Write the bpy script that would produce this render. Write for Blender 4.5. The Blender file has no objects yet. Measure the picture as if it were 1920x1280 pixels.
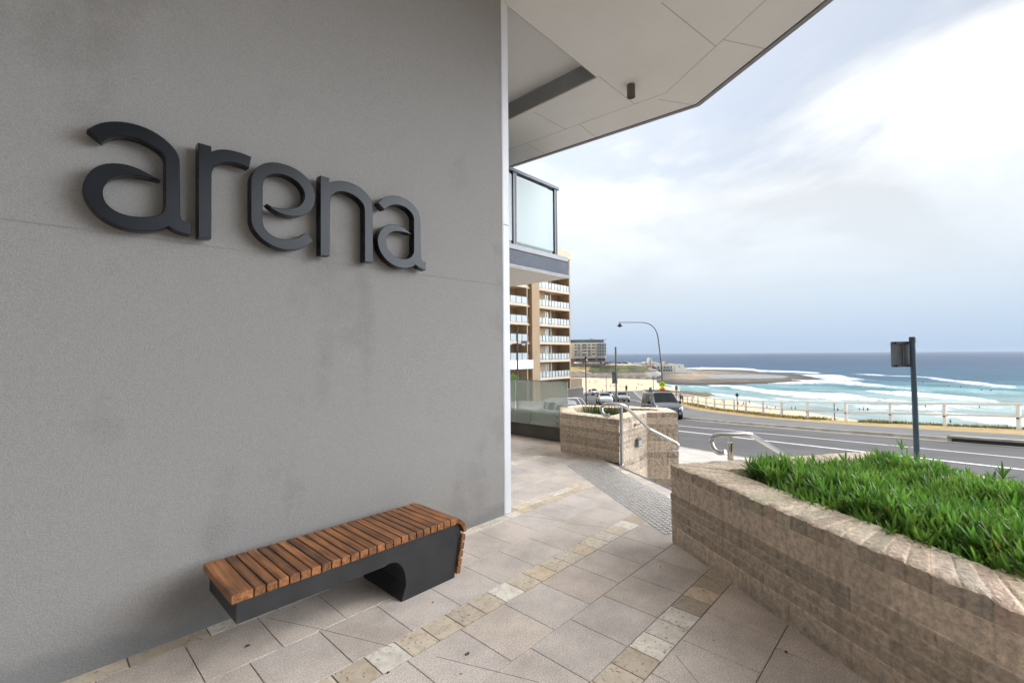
import bpy, math, random
from math import sin, cos, pi, radians, sqrt, exp, atan2
from mathutils import Vector, Matrix, noise, geometry

random.seed(7)
SC = bpy.context.scene
COL = SC.collection
R = radians

# ------------------------------------------------------------------ frames
# World: +x runs along the rendered wall towards the sea, +y along the street, z=0 terrace paving.
TH = R(43.18); CT, ST = cos(TH), sin(TH)
FPX, PITCH, ROLL, EYE = 854.1, R(1.603), R(-0.438), 1.6

def W(X, D, z=0.0):            # site survey frame (X right of, D ahead of, the viewpoint) -> world
    return (X*ST + D*CT, -X*CT + D*ST, z)
def S(x, y):                   # world -> survey frame
    return (x*ST - y*CT, x*CT + y*ST)
def ray(px, py):
    x = (px-960)/FPX; y = -(py-640)/FPX
    c, s = cos(ROLL), sin(ROLL); x, y = c*x - s*y, s*x + c*y
    cp, sp = cos(PITCH), sin(PITCH)
    X, Y, Z = x, cp - sp*y, sp + cp*y
    return X, Y, Z
def onz(px, py, z):            # survey point (X, D) of a ray with a level
    X, Y, Z = ray(px, py); t = (z-EYE)/Z
    return X*t, Y*t
def onwall(px, py, v):         # world point on plane y = v
    X, Y, Z = ray(px, py); d = (X*ST+Y*CT, -X*CT+Y*ST, Z); t = v/d[1]
    return d[0]*t, d[2]*t+EYE
def atD(px, py, D):
    X, Y, Z = ray(px, py); t = D/Y
    return X*t, D, EYE+Z*t

def lerp(pts):
    def f(x):
        if x <= pts[0][0]:
            (a, b), (c, d) = pts[0], pts[1]
        elif x >= pts[-1][0]:
            (a, b), (c, d) = pts[-2], pts[-1]
        else:
            for i in range(len(pts)-1):
                if pts[i][0] <= x <= pts[i+1][0]:
                    (a, b), (c, d) = pts[i], pts[i+1]; break
        return b + (d-b)*(x-a)/(c-a)
    return f
zg = lerp([(-60, .5), (0, .01), (12, -1.13), (20, -1.89), (33, -3.12), (45, -4.1), (60, -5.0), (80, -6.5), (100, -8.0), (124, -9.7), (150, -10.9), (175, -11.6)])
Xnk = lerp([(-40, 19.6), (0, 8.65), (13.6, 4.94), (20, 3.1), (26, 1.6), (33, 0.6), (39, 1.0), (45, 2.5), (60, 6), (80, 9.5), (100, 13), (124, 16), (150, 20)])
Xfk = lerp([(-40, 28.5), (12, 15.9), (17, 14.6), (20, 13.8), (26, 12.8), (32, 12.0), (36, 12.1), (40, 12.6), (50, 14.8), (60, 17.5), (80, 23), (100, 28), (124, 34), (150, 40)])
Xpo = lerp([(-40, 33), (12, 19.5), (18, 17.9), (23, 16.8), (27, 16.6), (31, 16.8), (38, 17.2), (45, 17.9), (60, 20.5), (80, 25.5), (100, 30.5), (124, 36.5), (150, 42.5)])
Xfe = lerp([(-40, 38), (12, 24), (19.8, 21.9), (24, 20.4), (28, 19.25), (32, 19.1), (36, 19.5), (40, 19.95), (45, 20.3), (50, 20.8), (60, 22.5), (70, 25), (85, 29), (100, 33), (124, 39), (150, 45)])
Xsh = lerp([(-100, 125), (60, 114), (155, 109), (200, 104), (235, 99), (260, 96), (300, 106), (335, 112), (380, 118), (700, 150)])
SEA = -21.0

# ------------------------------------------------------------------ materials
def nmat(name):
    m = bpy.data.materials.new(name); m.use_nodes = True
    nt = m.node_tree; b = nt.nodes['Principled BSDF']
    return m, nt, b
def N(nt, t, **kw):
    n = nt.nodes.new(t)
    for k, v in kw.items():
        if k in n.inputs: n.inputs[k].default_value = v
        else: setattr(n, k, v)
    return n
def pm(name, col, rough=.6, metal=0., var=.12, vs=3., bump=0., bs=60., spec=.5, attr=None, col2=None, coords='Object', coat=0., bdist=.01, detail=4):
    m, nt, b = nmat(name); L = nt.links.new
    tc = N(nt, 'ShaderNodeTexCoord')
    b.inputs['Roughness'].default_value = rough; b.inputs['Metallic'].default_value = metal
    b.inputs['Specular IOR Level'].default_value = spec; b.inputs['Coat Weight'].default_value = coat
    nz = N(nt, 'ShaderNodeTexNoise', Scale=vs, Detail=detail); L(tc.outputs[coords], nz.inputs['Vector'])
    cr = N(nt, 'ShaderNodeValToRGB')
    c2 = col2 or tuple(min(1, c*(1+var)) for c in col)
    c1 = tuple(c*(1-var) for c in col) if not col2 else col
    cr.color_ramp.elements[0].position = .32; cr.color_ramp.elements[1].position = .68
    cr.color_ramp.elements[0].color = (*c1, 1); cr.color_ramp.elements[1].color = (*c2, 1)
    L(nz.outputs['Fac'], cr.inputs['Fac'])
    out = cr.outputs['Color']
    if attr:
        at = N(nt, 'ShaderNodeAttribute', attribute_name=attr)
        mx = N(nt, 'ShaderNodeMix', data_type='RGBA', blend_type='MULTIPLY'); mx.inputs['Factor'].default_value = 1
        L(out, mx.inputs['A']); L(at.outputs['Color'], mx.inputs['B']); out = mx.outputs['Result']
    L(out, b.inputs['Base Color'])
    if bump:
        n2 = N(nt, 'ShaderNodeTexNoise', Scale=bs, Detail=3.); L(tc.outputs[coords], n2.inputs['Vector'])
        bp = N(nt, 'ShaderNodeBump', Strength=bump, Distance=bdist); L(n2.outputs['Fac'], bp.inputs['Height'])
        L(bp.outputs['Normal'], b.inputs['Normal'])
    return m

M = {}
def stucco():
    m, nt, b = nmat('stucco_render'); L = nt.links.new
    g = N(nt, 'ShaderNodeTexCoord')
    a = N(nt, 'ShaderNodeTexNoise', Scale=1.6, Detail=9., Roughness=.7); L(g.outputs['Object'], a.inputs['Vector'])
    mp = N(nt, 'ShaderNodeMapping'); mp.inputs['Scale'].default_value = (2.2, 2.2, .6); L(g.outputs['Object'], mp.inputs['Vector'])
    st = N(nt, 'ShaderNodeTexNoise', Scale=1., Detail=5.); L(mp.outputs['Vector'], st.inputs['Vector'])
    f = N(nt, 'ShaderNodeTexNoise', Scale=150., Detail=3.); L(g.outputs['Object'], f.inputs['Vector'])
    ma = N(nt, 'ShaderNodeMath', operation='MULTIPLY_ADD'); L(a.outputs['Fac'], ma.inputs[0]); ma.inputs[1].default_value = 1.15; L(st.outputs['Fac'], ma.inputs[2])
    cr = N(nt, 'ShaderNodeValToRGB'); L(ma.outputs[0], cr.inputs['Fac'])
    cr.color_ramp.elements[0].position = .78; cr.color_ramp.elements[0].color = (.226, .214, .202, 1)
    cr.color_ramp.elements[1].position = 1.36; cr.color_ramp.elements[1].color = (.266, .255, .243, 1)
    # rising damp: a darker bluish stain band at the foot of the wall with its own ragged outline
    sp = N(nt, 'ShaderNodeSeparateXYZ'); L(g.outputs['Object'], sp.inputs[0])
    a2 = N(nt, 'ShaderNodeTexNoise', Scale=3., Detail=5.); L(g.outputs['Object'], a2.inputs['Vector'])
    s2 = N(nt, 'ShaderNodeMath', operation='MULTIPLY_ADD'); L(a2.outputs['Fac'], s2.inputs[0]); s2.inputs[1].default_value = -.34; L(sp.outputs['Z'], s2.inputs[2])
    dr = N(nt, 'ShaderNodeMapRange'); L(s2.outputs[0], dr.inputs['Value'])
    dr.inputs['From Min'].default_value = -.09; dr.inputs['From Max'].default_value = -.02; dr.inputs['To Min'].default_value = .55; dr.inputs['To Max'].default_value = 0
    mx = N(nt, 'ShaderNodeMix', data_type='RGBA'); L(dr.outputs[0], mx.inputs['Factor']); L(cr.outputs['Color'], mx.inputs['A']); mx.inputs['B'].default_value = (.165, .17, .173, 1)
    fm = N(nt, 'ShaderNodeMapRange'); L(f.outputs['Fac'], fm.inputs['Value']); fm.inputs['From Min'].default_value = .3; fm.inputs['From Max'].default_value = .7
    fm.inputs['To Min'].default_value = .87; fm.inputs['To Max'].default_value = 1.1
    m2 = N(nt, 'ShaderNodeMix', data_type='RGBA', blend_type='MULTIPLY'); m2.inputs['Factor'].default_value = 1
    L(mx.outputs['Result'], m2.inputs['A']); L(fm.outputs[0], m2.inputs['B']); L(m2.outputs['Result'], b.inputs['Base Color'])
    b.inputs['Roughness'].default_value = .95; b.inputs['Specular IOR Level'].default_value = .15
    f2 = N(nt, 'ShaderNodeTexNoise', Scale=120., Detail=3.); L(g.outputs['Object'], f2.inputs['Vector'])
    bp = N(nt, 'ShaderNodeBump', Strength=.42, Distance=.006); L(f2.outputs['Fac'], bp.inputs['Height']); L(bp.outputs['Normal'], b.inputs['Normal'])
    return m
def paving():
    m, nt, b = nmat('granite_paving'); L = nt.links.new
    g = N(nt, 'ShaderNodeTexCoord'); at = N(nt, 'ShaderNodeAttribute', attribute_name='col')
    sp = N(nt, 'ShaderNodeTexNoise', Scale=125., Detail=3., Roughness=.7); L(g.outputs['Object'], sp.inputs['Vector'])
    r1 = N(nt, 'ShaderNodeMapRange'); L(sp.outputs['Fac'], r1.inputs['Value']); r1.inputs['From Min'].default_value = .32; r1.inputs['From Max'].default_value = .68; r1.inputs['To Min'].default_value = .62; r1.inputs['To Max'].default_value = 1.3
    dt = N(nt, 'ShaderNodeTexNoise', Scale=2.3, Detail=7., Roughness=.68); L(g.outputs['Object'], dt.inputs['Vector'])
    r2 = N(nt, 'ShaderNodeMapRange'); L(dt.outputs['Fac'], r2.inputs['Value']); r2.inputs['From Min'].default_value = .32; r2.inputs['From Max'].default_value = .6; r2.inputs['To Min'].default_value = .74; r2.inputs['To Max'].default_value = 1.06
    pt = N(nt, 'ShaderNodeTexVoronoi', Scale=5.5, Randomness=1.); L(g.outputs['Object'], pt.inputs['Vector'])
    r3 = N(nt, 'ShaderNodeMapRange'); L(pt.outputs['Distance'], r3.inputs['Value']); r3.inputs['From Min'].default_value = .028; r3.inputs['From Max'].default_value = .05; r3.inputs['To Min'].default_value = .35; r3.inputs['To Max'].default_value = 1.
    mu = N(nt, 'ShaderNodeMath', operation='MULTIPLY'); L(r1.outputs[0], mu.inputs[0]); L(r2.outputs[0], mu.inputs[1])
    m3 = N(nt, 'ShaderNodeMath', operation='MULTIPLY'); L(mu.outputs[0], m3.inputs[0]); L(r3.outputs[0], m3.inputs[1])
    mx = N(nt, 'ShaderNodeMix', data_type='RGBA', blend_type='MULTIPLY'); mx.inputs['Factor'].default_value = 1
    L(at.outputs['Color'], mx.inputs['A']); L(m3.outputs[0], mx.inputs['B']); L(mx.outputs['Result'], b.inputs['Base Color'])
    b.inputs['Roughness'].default_value = .62; b.inputs['Specular IOR Level'].default_value = .35
    bp = N(nt, 'ShaderNodeBump', Strength=.35, Distance=.003); L(sp.outputs['Fac'], bp.inputs['Height']); L(bp.outputs['Normal'], b.inputs['Normal'])
    return m
def travertine():
    m, nt, b = nmat('travertine'); L = nt.links.new
    g = N(nt, 'ShaderNodeTexCoord'); at = N(nt, 'ShaderNodeAttribute', attribute_name='col')
    n1 = N(nt, 'ShaderNodeTexNoise', Scale=11., Detail=6., Roughness=.65, Distortion=1.2); L(g.outputs['Object'], n1.inputs['Vector'])
    r1 = N(nt, 'ShaderNodeValToRGB'); L(n1.outputs['Fac'], r1.inputs['Fac'])
    e = r1.color_ramp.elements; e[0].position = .3; e[0].color = (.76, .69, .60, 1); e[1].position = .62; e[1].color = (1.0, .97, .92, 1)
    n2 = N(nt, 'ShaderNodeTexNoise', Scale=48., Detail=3., Distortion=.6); L(g.outputs['Object'], n2.inputs['Vector'])
    r2 = N(nt, 'ShaderNodeMapRange'); L(n2.outputs['Fac'], r2.inputs['Value']); r2.inputs['From Min'].default_value = .33; r2.inputs['From Max'].default_value = .38; r2.inputs['To Min'].default_value = .42; r2.inputs['To Max'].default_value = 1
    mx = N(nt, 'ShaderNodeMix', data_type='RGBA', blend_type='MULTIPLY'); mx.inputs['Factor'].default_value = 1; L(at.outputs['Color'], mx.inputs['A']); L(r1.outputs['Color'], mx.inputs['B'])
    m2 = N(nt, 'ShaderNodeMix', data_type='RGBA', blend_type='MULTIPLY'); m2.inputs['Factor'].default_value = 1; L(mx.outputs['Result'], m2.inputs['A']); L(r2.outputs[0], m2.inputs['B'])
    L(m2.outputs['Result'], b.inputs['Base Color']); b.inputs['Roughness'].default_value = .6
    bp = N(nt, 'ShaderNodeBump', Strength=.6, Distance=.004); L(r2.outputs[0], bp.inputs['Height']); L(bp.outputs['Normal'], b.inputs['Normal'])
    return m
def wood():
    m, nt, b = nmat('oiled_hardwood'); L = nt.links.new
    g = N(nt, 'ShaderNodeTexCoord'); oi = N(nt, 'ShaderNodeObjectInfo')
    mp = N(nt, 'ShaderNodeMapping'); mp.inputs['Scale'].default_value = (60, 3.2, 60); L(g.outputs['Object'], mp.inputs['Vector'])
    n1 = N(nt, 'ShaderNodeTexNoise', Scale=1., Detail=5., noise_dimensions='4D'); L(mp.outputs['Vector'], n1.inputs['Vector'])
    w = N(nt, 'ShaderNodeMath', operation='MULTIPLY'); L(oi.outputs['Random'], w.inputs[0]); w.inputs[1].default_value = 40; L(w.outputs[0], n1.inputs['W'])
    n2 = N(nt, 'ShaderNodeTexNoise', Scale=4., Detail=3., noise_dimensions='4D'); L(g.outputs['Object'], n2.inputs['Vector']); L(w.outputs[0], n2.inputs['W'])
    ad = N(nt, 'ShaderNodeMath', operation='MULTIPLY_ADD'); L(n2.outputs['Fac'], ad.inputs[0]); ad.inputs[1].default_value = .6; L(n1.outputs['Fac'], ad.inputs[2])
    cr = N(nt, 'ShaderNodeValToRGB'); L(ad.outputs[0], cr.inputs['Fac']); e = cr.color_ramp.elements
    e[0].position = .58; e[0].color = (.055, .02, .009, 1); e[1].position = .98; e[1].color = (.37, .15, .05, 1)
    rm = N(nt, 'ShaderNodeMapRange'); L(oi.outputs['Random'], rm.inputs['Value']); rm.inputs['To Min'].default_value = .68; rm.inputs['To Max'].default_value = 1.3
    mx = N(nt, 'ShaderNodeMix', data_type='RGBA', blend_type='MULTIPLY'); mx.inputs['Factor'].default_value = 1; L(cr.outputs['Color'], mx.inputs['A']); L(rm.outputs[0], mx.inputs['B'])
    L(mx.outputs['Result'], b.inputs['Base Color']); b.inputs['Roughness'].default_value = .42
    bp = N(nt, 'ShaderNodeBump', Strength=.2, Distance=.002); L(n1.outputs['Fac'], bp.inputs['Height']); L(bp.outputs['Normal'], b.inputs['Normal'])
    return m
def attr_mat(name, rough=.8, spec=.3, bump=.5, bs=70., bd=.008, vs=14., lo=.78, hi=1.15, blot=True):
    m, nt, b = nmat(name); L = nt.links.new
    g = N(nt, 'ShaderNodeTexCoord'); at = N(nt, 'ShaderNodeAttribute', attribute_name='col')
    n1 = N(nt, 'ShaderNodeTexNoise', Scale=vs, Detail=6., Roughness=.65); L(g.outputs['Object'], n1.inputs['Vector'])
    r = N(nt, 'ShaderNodeMapRange'); L(n1.outputs['Fac'], r.inputs['Value']); r.inputs['From Min'].default_value = .33; r.inputs['From Max'].default_value = .67; r.inputs['To Min'].default_value = lo; r.inputs['To Max'].default_value = hi
    mx = N(nt, 'ShaderNodeMix', data_type='RGBA', blend_type='MULTIPLY'); mx.inputs['Factor'].default_value = 1; L(at.outputs['Color'], mx.inputs['A']); L(r.outputs[0], mx.inputs['B'])
    L(mx.outputs['Result'], b.inputs['Base Color']); b.inputs['Roughness'].default_value = rough; b.inputs['Specular IOR Level'].default_value = spec
    n2 = N(nt, 'ShaderNodeTexNoise', Scale=bs, Detail=4.); L(g.outputs['Object'], n2.inputs['Vector'])
    bp = N(nt, 'ShaderNodeBump', Strength=bump, Distance=bd); L(n2.outputs['Fac'], bp.inputs['Height']); L(bp.outputs['Normal'], b.inputs['Normal'])
    return m
def leafmat(name, c1, c2, vs=7., rough=.38):
    m, nt, b = nmat(name); L = nt.links.new
    g = N(nt, 'ShaderNodeTexCoord'); at = N(nt, 'ShaderNodeAttribute', attribute_name='col')
    n = N(nt, 'ShaderNodeTexNoise', Scale=vs, Detail=3.); L(g.outputs['Object'], n.inputs['Vector'])
    cr = N(nt, 'ShaderNodeValToRGB'); L(n.outputs['Fac'], cr.inputs['Fac']); cr.color_ramp.elements[0].position = .35; cr.color_ramp.elements[1].position = .65
    cr.color_ramp.elements[0].color = (*c1, 1); cr.color_ramp.elements[1].color = (*c2, 1)
    mx = N(nt, 'ShaderNodeMix', data_type='RGBA', blend_type='MULTIPLY'); mx.inputs['Factor'].default_value = 1; L(cr.outputs['Color'], mx.inputs['A']); L(at.outputs['Color'], mx.inputs['B'])
    L(mx.outputs['Result'], b.inputs['Base Color']); b.inputs['Roughness'].default_value = rough
    b.inputs['Subsurface Weight'].default_value = 0
    tr = N(nt, 'ShaderNodeBsdfTranslucent'); L(mx.outputs['Result'], tr.inputs['Color'])
    ms = N(nt, 'ShaderNodeMixShader'); ms.inputs[0].default_value = .34
    L(b.outputs[0], ms.inputs[1]); L(tr.outputs[0], ms.inputs[2]); L(ms.outputs[0], nt.nodes['Material Output'].inputs['Surface'])
    return m
def glassmat(name, col, rough=.05, alpha=.35, spec=.6, trans=0.):
    m, nt, b = nmat(name)
    b.inputs['Base Color'].default_value = (*col, 1); b.inputs['Roughness'].default_value = rough
    b.inputs['Specular IOR Level'].default_value = spec; b.inputs['Alpha'].default_value = alpha
    return m
def frosted(name, col, mixv=.5):
    m, nt, b = nmat(name); L = nt.links.new
    b.inputs['Base Color'].default_value = (*col, 1); b.inputs['Roughness'].default_value = .25
    tr = N(nt, 'ShaderNodeBsdfTranslucent'); tr.inputs['Color'].default_value = (*col, 1)
    ms = N(nt, 'ShaderNodeMixShader'); ms.inputs[0].default_value = mixv
    L(b.outputs[0], ms.inputs[1]); L(tr.outputs[0], ms.inputs[2]); L(ms.outputs[0], nt.nodes['Material Output'].inputs['Surface'])
    return m

M['stucco'] = stucco(); M['paving'] = paving(); M['trav'] = travertine(); M['wood'] = wood()
M['grout'] = pm('joint_mortar', (.19, .17, .15), .9, var=.3, vs=20)
M['block'] = attr_mat('split_face_block', bump=1., bs=75., bd=.012, vs=30., lo=.66, hi=1.22)
M['soffit'] = pm('soffit_board', (.68, .66, .635), .8, var=.035, vs=1.2, spec=.2)
M['sealant'] = pm('sealant_joint', (.40, .345, .29), .8, var=.1)
M['recess'] = pm('grey_recess_lining', (.24, .24, .235), .7, var=.08)
M['fascia'] = pm('fascia_metal', (.21, .205, .215), .45, var=.06, metal=.2)
M['trim'] = pm('white_powdercoat', (.60, .60, .625), .45, var=.03)
M['letter'] = pm('letter_paint', (.007, .0085, .0115), .24, spec=.22, var=.22, vs=5., bump=.08, bs=200., bdist=.001)
M['steel_dark'] = pm('bench_powdercoat', (.023, .024, .026), .46, var=.25, vs=6., bump=.06, bs=300., bdist=.001)
M['stainless'] = pm('stainless_steel', (.60, .58, .55), .17, 1., var=.08, vs=9.)
M['stainless_b'] = pm('brushed_stainless', (.42, .40, .38), .32, 1., var=.1, vs=9.)
M['asphalt'] = pm('asphalt', (.092, .088, .089), .9, var=.24, vs=.4, bump=.4, bs=60., bdist=.01, detail=9)
M['path'] = pm('promenade_asphalt', (.155, .152, .152), .92, var=.12, vs=.7, bump=.3, bs=60., detail=8)
M['concrete'] = pm('pale_concrete', (.50, .475, .44), .9, var=.12, vs=2.5, bump=.2, bs=80., detail=8)
M['kerb'] = pm('kerb_concrete', (.36, .335, .29), .9, var=.25, vs=2., bump=.3, bs=60., detail=8)
M['line'] = pm('road_paint', (.74, .74, .74), .7, var=.12, vs=6., detail=8)
M['drygrass'] = pm('dry_verge', (.40, .29, .13), .95, var=.25, vs=2.2, bump=.6, bs=30., bdist=.03, detail=8)
M['sand'] = pm('beach_sand', (.62, .46, .30), .95, vs=.06, col2=(.68, .53, .37), bump=.4, bs=1.2, bdist=.15, detail=9)
M['earth'] = pm('bank_earth', (.16, .13, .085), .95, var=.4, vs=.5, bump=.8, bs=3., bdist=.2)
M['white'] = pm('white_paint', (.88, .90, .93), .55, var=.05, vs=4.)
M['slab_blue'] = pm('blue_grey_render', (.115, .13, .16), .8, var=.1, vs=4.)
M['frame_blue'] = pm('navy_frame', (.020, .033, .058), .4, var=.1)
M['frame_lt'] = pm('grey_post', (.13, .135, .155), .45, var=.1)
M['frost'] = frosted('frosted_glass', (.72, .80, .80), .55)
M['frost2'] = frosted('pale_balustrade_glass', (.60, .66, .68), .35)
M['glass_green'] = glassmat('green_tint_glass', (.56, .65, .59), .04, .46)
M['lowwall'] = pm('grey_rendered_upstand', (.10, .092, .08), .85, var=.12, vs=4)
M['tan'] = pm('tan_render', (.41, .295, .19), .85, var=.05, vs=.4)
M['tan_dk'] = pm('brown_panel', (.28, .205, .14), .85, var=.07, vs=.5)
M['tan_lt'] = pm('pale_slab_edge', (.66, .54, .42), .8, var=.05, vs=.5)
M['winglass'] = pm('dark_window_glass', (.12, .15, .155), .08, var=.35, vs=.25)
M['curtain'] = pm('curtained_glass', (.50, .56, .55), .12, var=.25, vs=.6)
M['blackm'] = pm('black_metal', (.012, .013, .015), .4, var=.2)
M['grey_m'] = pm('galvanised_steel', (.16, .17, .185), .45, .35, var=.18, vs=4.)
M['bluepole'] = pm('blue_grey_pole', (.042, .075, .105), .42, .2, var=.2, vs=3.)
M['signback'] = pm('dark_sign_back', (.06, .064, .072), .5, .2, var=.22, vs=4)
M['yellowg'] = pm('fluoro_yellow', (.66, .82, .02), .5, var=.03)
M['orange'] = pm('sign_orange', (.80, .26, .02), .5, var=.05)
M['black'] = pm('black_plastic', (.012, .012, .012), .55, var=.2)
M['rubber'] = pm('rubber', (.014, .014, .014), .8, var=.25)
M['chrome'] = pm('chrome', (.62, .62, .62), .12, 1., var=.03)
M['lamp'] = glassmat('headlamp_lens', (.62, .65, .68), .1, 1.)
M['red'] = pm('tail_lamp', (.24, .02, .035), .3, var=.1)
M['carglass'] = pm('car_glass', (.012, .018, .019), .12, var=.3, vs=2., spec=.14)
M['leaf'] = leafmat('groundcover_leaf', (.095, .235, .03), (.25, .46, .08))
M['leaf2'] = leafmat('strappy_leaf', (.05, .12, .02), (.10, .19, .05))
M['stem'] = leafmat('red_stem', (.10, .03, .02), (.16, .06, .03))
M['soil'] = pm('planter_soil', (.045, .032, .022), .95, var=.4, vs=20., bump=.8, bs=60.)
M['tuft'] = leafmat('dry_tuft', (.25, .17, .05), (.36, .25, .085), rough=.8)
M['tactile'] = pm('steel_tactile', (.62, .60, .58), .26, 1., var=.12, vs=40.)
M['skin'] = pm('skin', (.42, .25, .17), .6, var=.05)
M['hair'] = pm('dark_hair', (.03, .022, .018), .7)
def clothmat(n, c): M[n] = pm('cloth_'+n, c, .85, var=.1, vs=8.)
clothmat('navy', (.03, .04, .09)); clothmat('lightblue', (.42, .50, .66)); clothmat('redc', (.35, .05, .05)); clothmat('darkc', (.03, .03, .035)); clothmat('whitec', (.7, .7, .7))
M['rock'] = attr_mat('rock_shelf', bump=.8, bs=.5, bd=.4, vs=.09, lo=.7, hi=1.25)
M['hill'] = attr_mat('headland_scrub', bump=1., bs=.35, bd=1.2, vs=.10, lo=.55, hi=1.45)
M['pool'] = pm('rock_pool_water', (.27, .285, .29), .5, var=.08, vs=.05, spec=.15)
M['hotel'] = pm('pale_cream_render', (.76, .72, .64), .8, var=.06, vs=.1)
M['hotel_b'] = pm('brown_brick', (.25, .17, .135), .85, var=.2, vs=.3)
M['hotel_g'] = pm('grey_cladding', (.40, .41, .42), .7, var=.1, vs=.2)
M['penth'] = pm('penthouse_glass', (.13, .17, .20), .15, var=.4, vs=.15)
M['bath'] = pm('pavilion_cream', (.82, .80, .74), .8, var=.05, vs=.1)
M['roofp'] = pm('pink_roof', (.55, .37, .32), .8, var=.1, vs=.2)
M['seawall'] = pm('sea_wall_concrete', (.42, .39, .36), .9, var=.25, vs=.25, detail=8)

# ------------------------------------------------------------------ mesh tools
class MB:
    def __init__(s): s.v = []; s.f = []; s.c = []; s.uc = False
    def add(s, vs, fs, col=None):
        o = len(s.v); s.v += [tuple(p) for p in vs]; s.f += [tuple(i+o for i in f) for f in fs]
        if col is not None: s.uc = True
        s.c += [(col or (1, 1, 1))]*len(vs)
        return s
    def addc(s, vs, fs, cols):
        o = len(s.v); s.v += [tuple(p) for p in vs]; s.f += [tuple(i+o for i in f) for f in fs]; s.c += list(cols); s.uc = True
        return s
    def box(s, x0, x1, y0, y1, z0, z1, col=None, b=0.):
        if b <= 0:
            vs = [(x, y, z) for z in (z0, z1) for y in (y0, y1) for x in (x0, x1)]
            return s.add(vs, [(0, 2, 3, 1), (4, 5, 7, 6), (0, 1, 5, 4), (2, 6, 7, 3), (0, 4, 6, 2), (1, 3, 7, 5)], col)
        # chamfered box
        vs = []
        for (x, sx) in ((x0, 1), (x1, -1)):
            for (y, sy) in ((y0, 1), (y1, -1)):
                for (z, sz) in ((z0, 1), (z1, -1)):
                    vs += [(x+sx*b, y+sy*b, z), (x+sx*b, y, z+sz*b), (x, y+sy*b, z+sz*b)]
        import itertools
        def idx(i, j, k, a): return ((i*2+j)*2+k)*3+a
        fs = []
        for k in (0, 1): fs.append([idx(0, 0, k, 0), idx(1, 0, k, 0), idx(1, 1, k, 0), idx(0, 1, k, 0)])
        for j in (0, 1): fs.append([idx(0, j, 0, 1), idx(1, j, 0, 1), idx(1, j, 1, 1), idx(0, j, 1, 1)])
        for i in (0, 1): fs.append([idx(i, 0, 0, 2), idx(i, 1, 0, 2), idx(i, 1, 1, 2), idx(i, 0, 1, 2)])
        for j in (0, 1):
            for k in (0, 1): fs.append([idx(0, j, k, 0), idx(1, j, k, 0), idx(1, j, k, 1), idx(0, j, k, 1)])
        for i in (0, 1):
            for k in (0, 1): fs.append([idx(i, 0, k, 0), idx(i, 1, k, 0), idx(i, 1, k, 2), idx(i, 0, k, 2)])
        for i in (0, 1):
            for j in (0, 1): fs.append([idx(i, j, 0, 1), idx(i, j, 1, 1), idx(i, j, 1, 2), idx(i, j, 0, 2)])
        for i in (0, 1):
            for j in (0, 1):
                for k in (0, 1): fs.append([idx(i, j, k, 0), idx(i, j, k, 1), idx(i, j, k, 2)])
        return s.add(vs, fs, col)
    def prism(s, poly, z0, z1, col=None):        # poly in xy, extruded in z
        n = len(poly)
        vs = [(p[0], p[1], z0) for p in poly]+[(p[0], p[1], z1) for p in poly]
        fs = [tuple(range(n-1, -1, -1)), tuple(range(n, 2*n))]+[(i, (i+1) % n, n+(i+1) % n, n+i) for i in range(n)]
        return s.add(vs, fs, col)
    def prism_xz(s, poly, y0, y1, col=None):     # poly in xz, extruded in y
        n = len(poly)
        vs = [(p[0], y0, p[1]) for p in poly]+[(p[0], y1, p[1]) for p in poly]
        fs = [tuple(range(n)), tuple(range(2*n-1, n-1, -1))]+[((i+1) % n, i, n+i, n+(i+1) % n) for i in range(n)]
        return s.add(vs, fs, col)
    def hexa(s, a, b, h0, h1, t, col=None):      # wall-like box from a to b (xy), heights (za0,za1,zb0,zb1 via h0,h1 pairs), thickness t
        d = Vector((b[0]-a[0], b[1]-a[1])); n = Vector((-d.y, d.x)).normalized()*t/2
        vs = []
        for p, (z0, z1) in ((a, h0), (b, h1)):
            for sg in (-1, 1):
                for z in (z0, z1): vs.append((p[0]+sg*n.x, p[1]+sg*n.y, z))
        return s.add(vs, [(0, 1, 3, 2), (4, 6, 7, 5), (0, 4, 5, 1), (2, 3, 7, 6), (1, 5, 7, 3), (0, 2, 6, 4)], col)
    def tube(s, pts, r, n=10, cap=True, col=None):
        P = [Vector(p) for p in pts]; m = len(P); rr = r if isinstance(r, (list, tuple)) else [r]*m
        rings = []; prev = None
        for i in range(m):
            t = (P[min(i+1, m-1)]-P[max(i-1, 0)]).normalized()
            if prev is None:
                up = Vector((0, 0, 1)) if abs(t.z) < .9 else Vector((1, 0, 0))
                a = t.cross(up).normalized()
            else: a = (prev - t*prev.dot(t)).normalized()
            prev = a; b = t.cross(a)
            rings.append([P[i]+(a*cos(2*pi*k/n)+b*sin(2*pi*k/n))*rr[i] for k in range(n)])
        vs = [p for q in rings for p in q]
        fs = [(i*n+k, i*n+(k+1) % n, (i+1)*n+(k+1) % n, (i+1)*n+k) for i in range(m-1) for k in range(n)]
        if cap: fs += [tuple(range(n-1, -1, -1)), tuple((m-1)*n+k for k in range(n))]
        return s.add(vs, fs, col)
    def lathe(s, prof, c, n=16, axis='z', col=None):
        vs = []
        for (r, h) in prof:
            for k in range(n):
                a = 2*pi*k/n
                p = (r*cos(a), r*sin(a), h)
                if axis == 'y': p = (p[0], p[2], p[1])
                if axis == 'x': p = (p[2], p[0], p[1])
                vs.append((c[0]+p[0], c[1]+p[1], c[2]+p[2]))
        m = len(prof)
        fs = [(i*n+k, i*n+(k+1) % n, (i+1)*n+(k+1) % n, (i+1)*n+k) for i in range(m-1) for k in range(n)]
        fs += [tuple(range(n-1, -1, -1)), tuple((m-1)*n+k for k in range(n))]
        return s.add(vs, fs, col)
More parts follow.
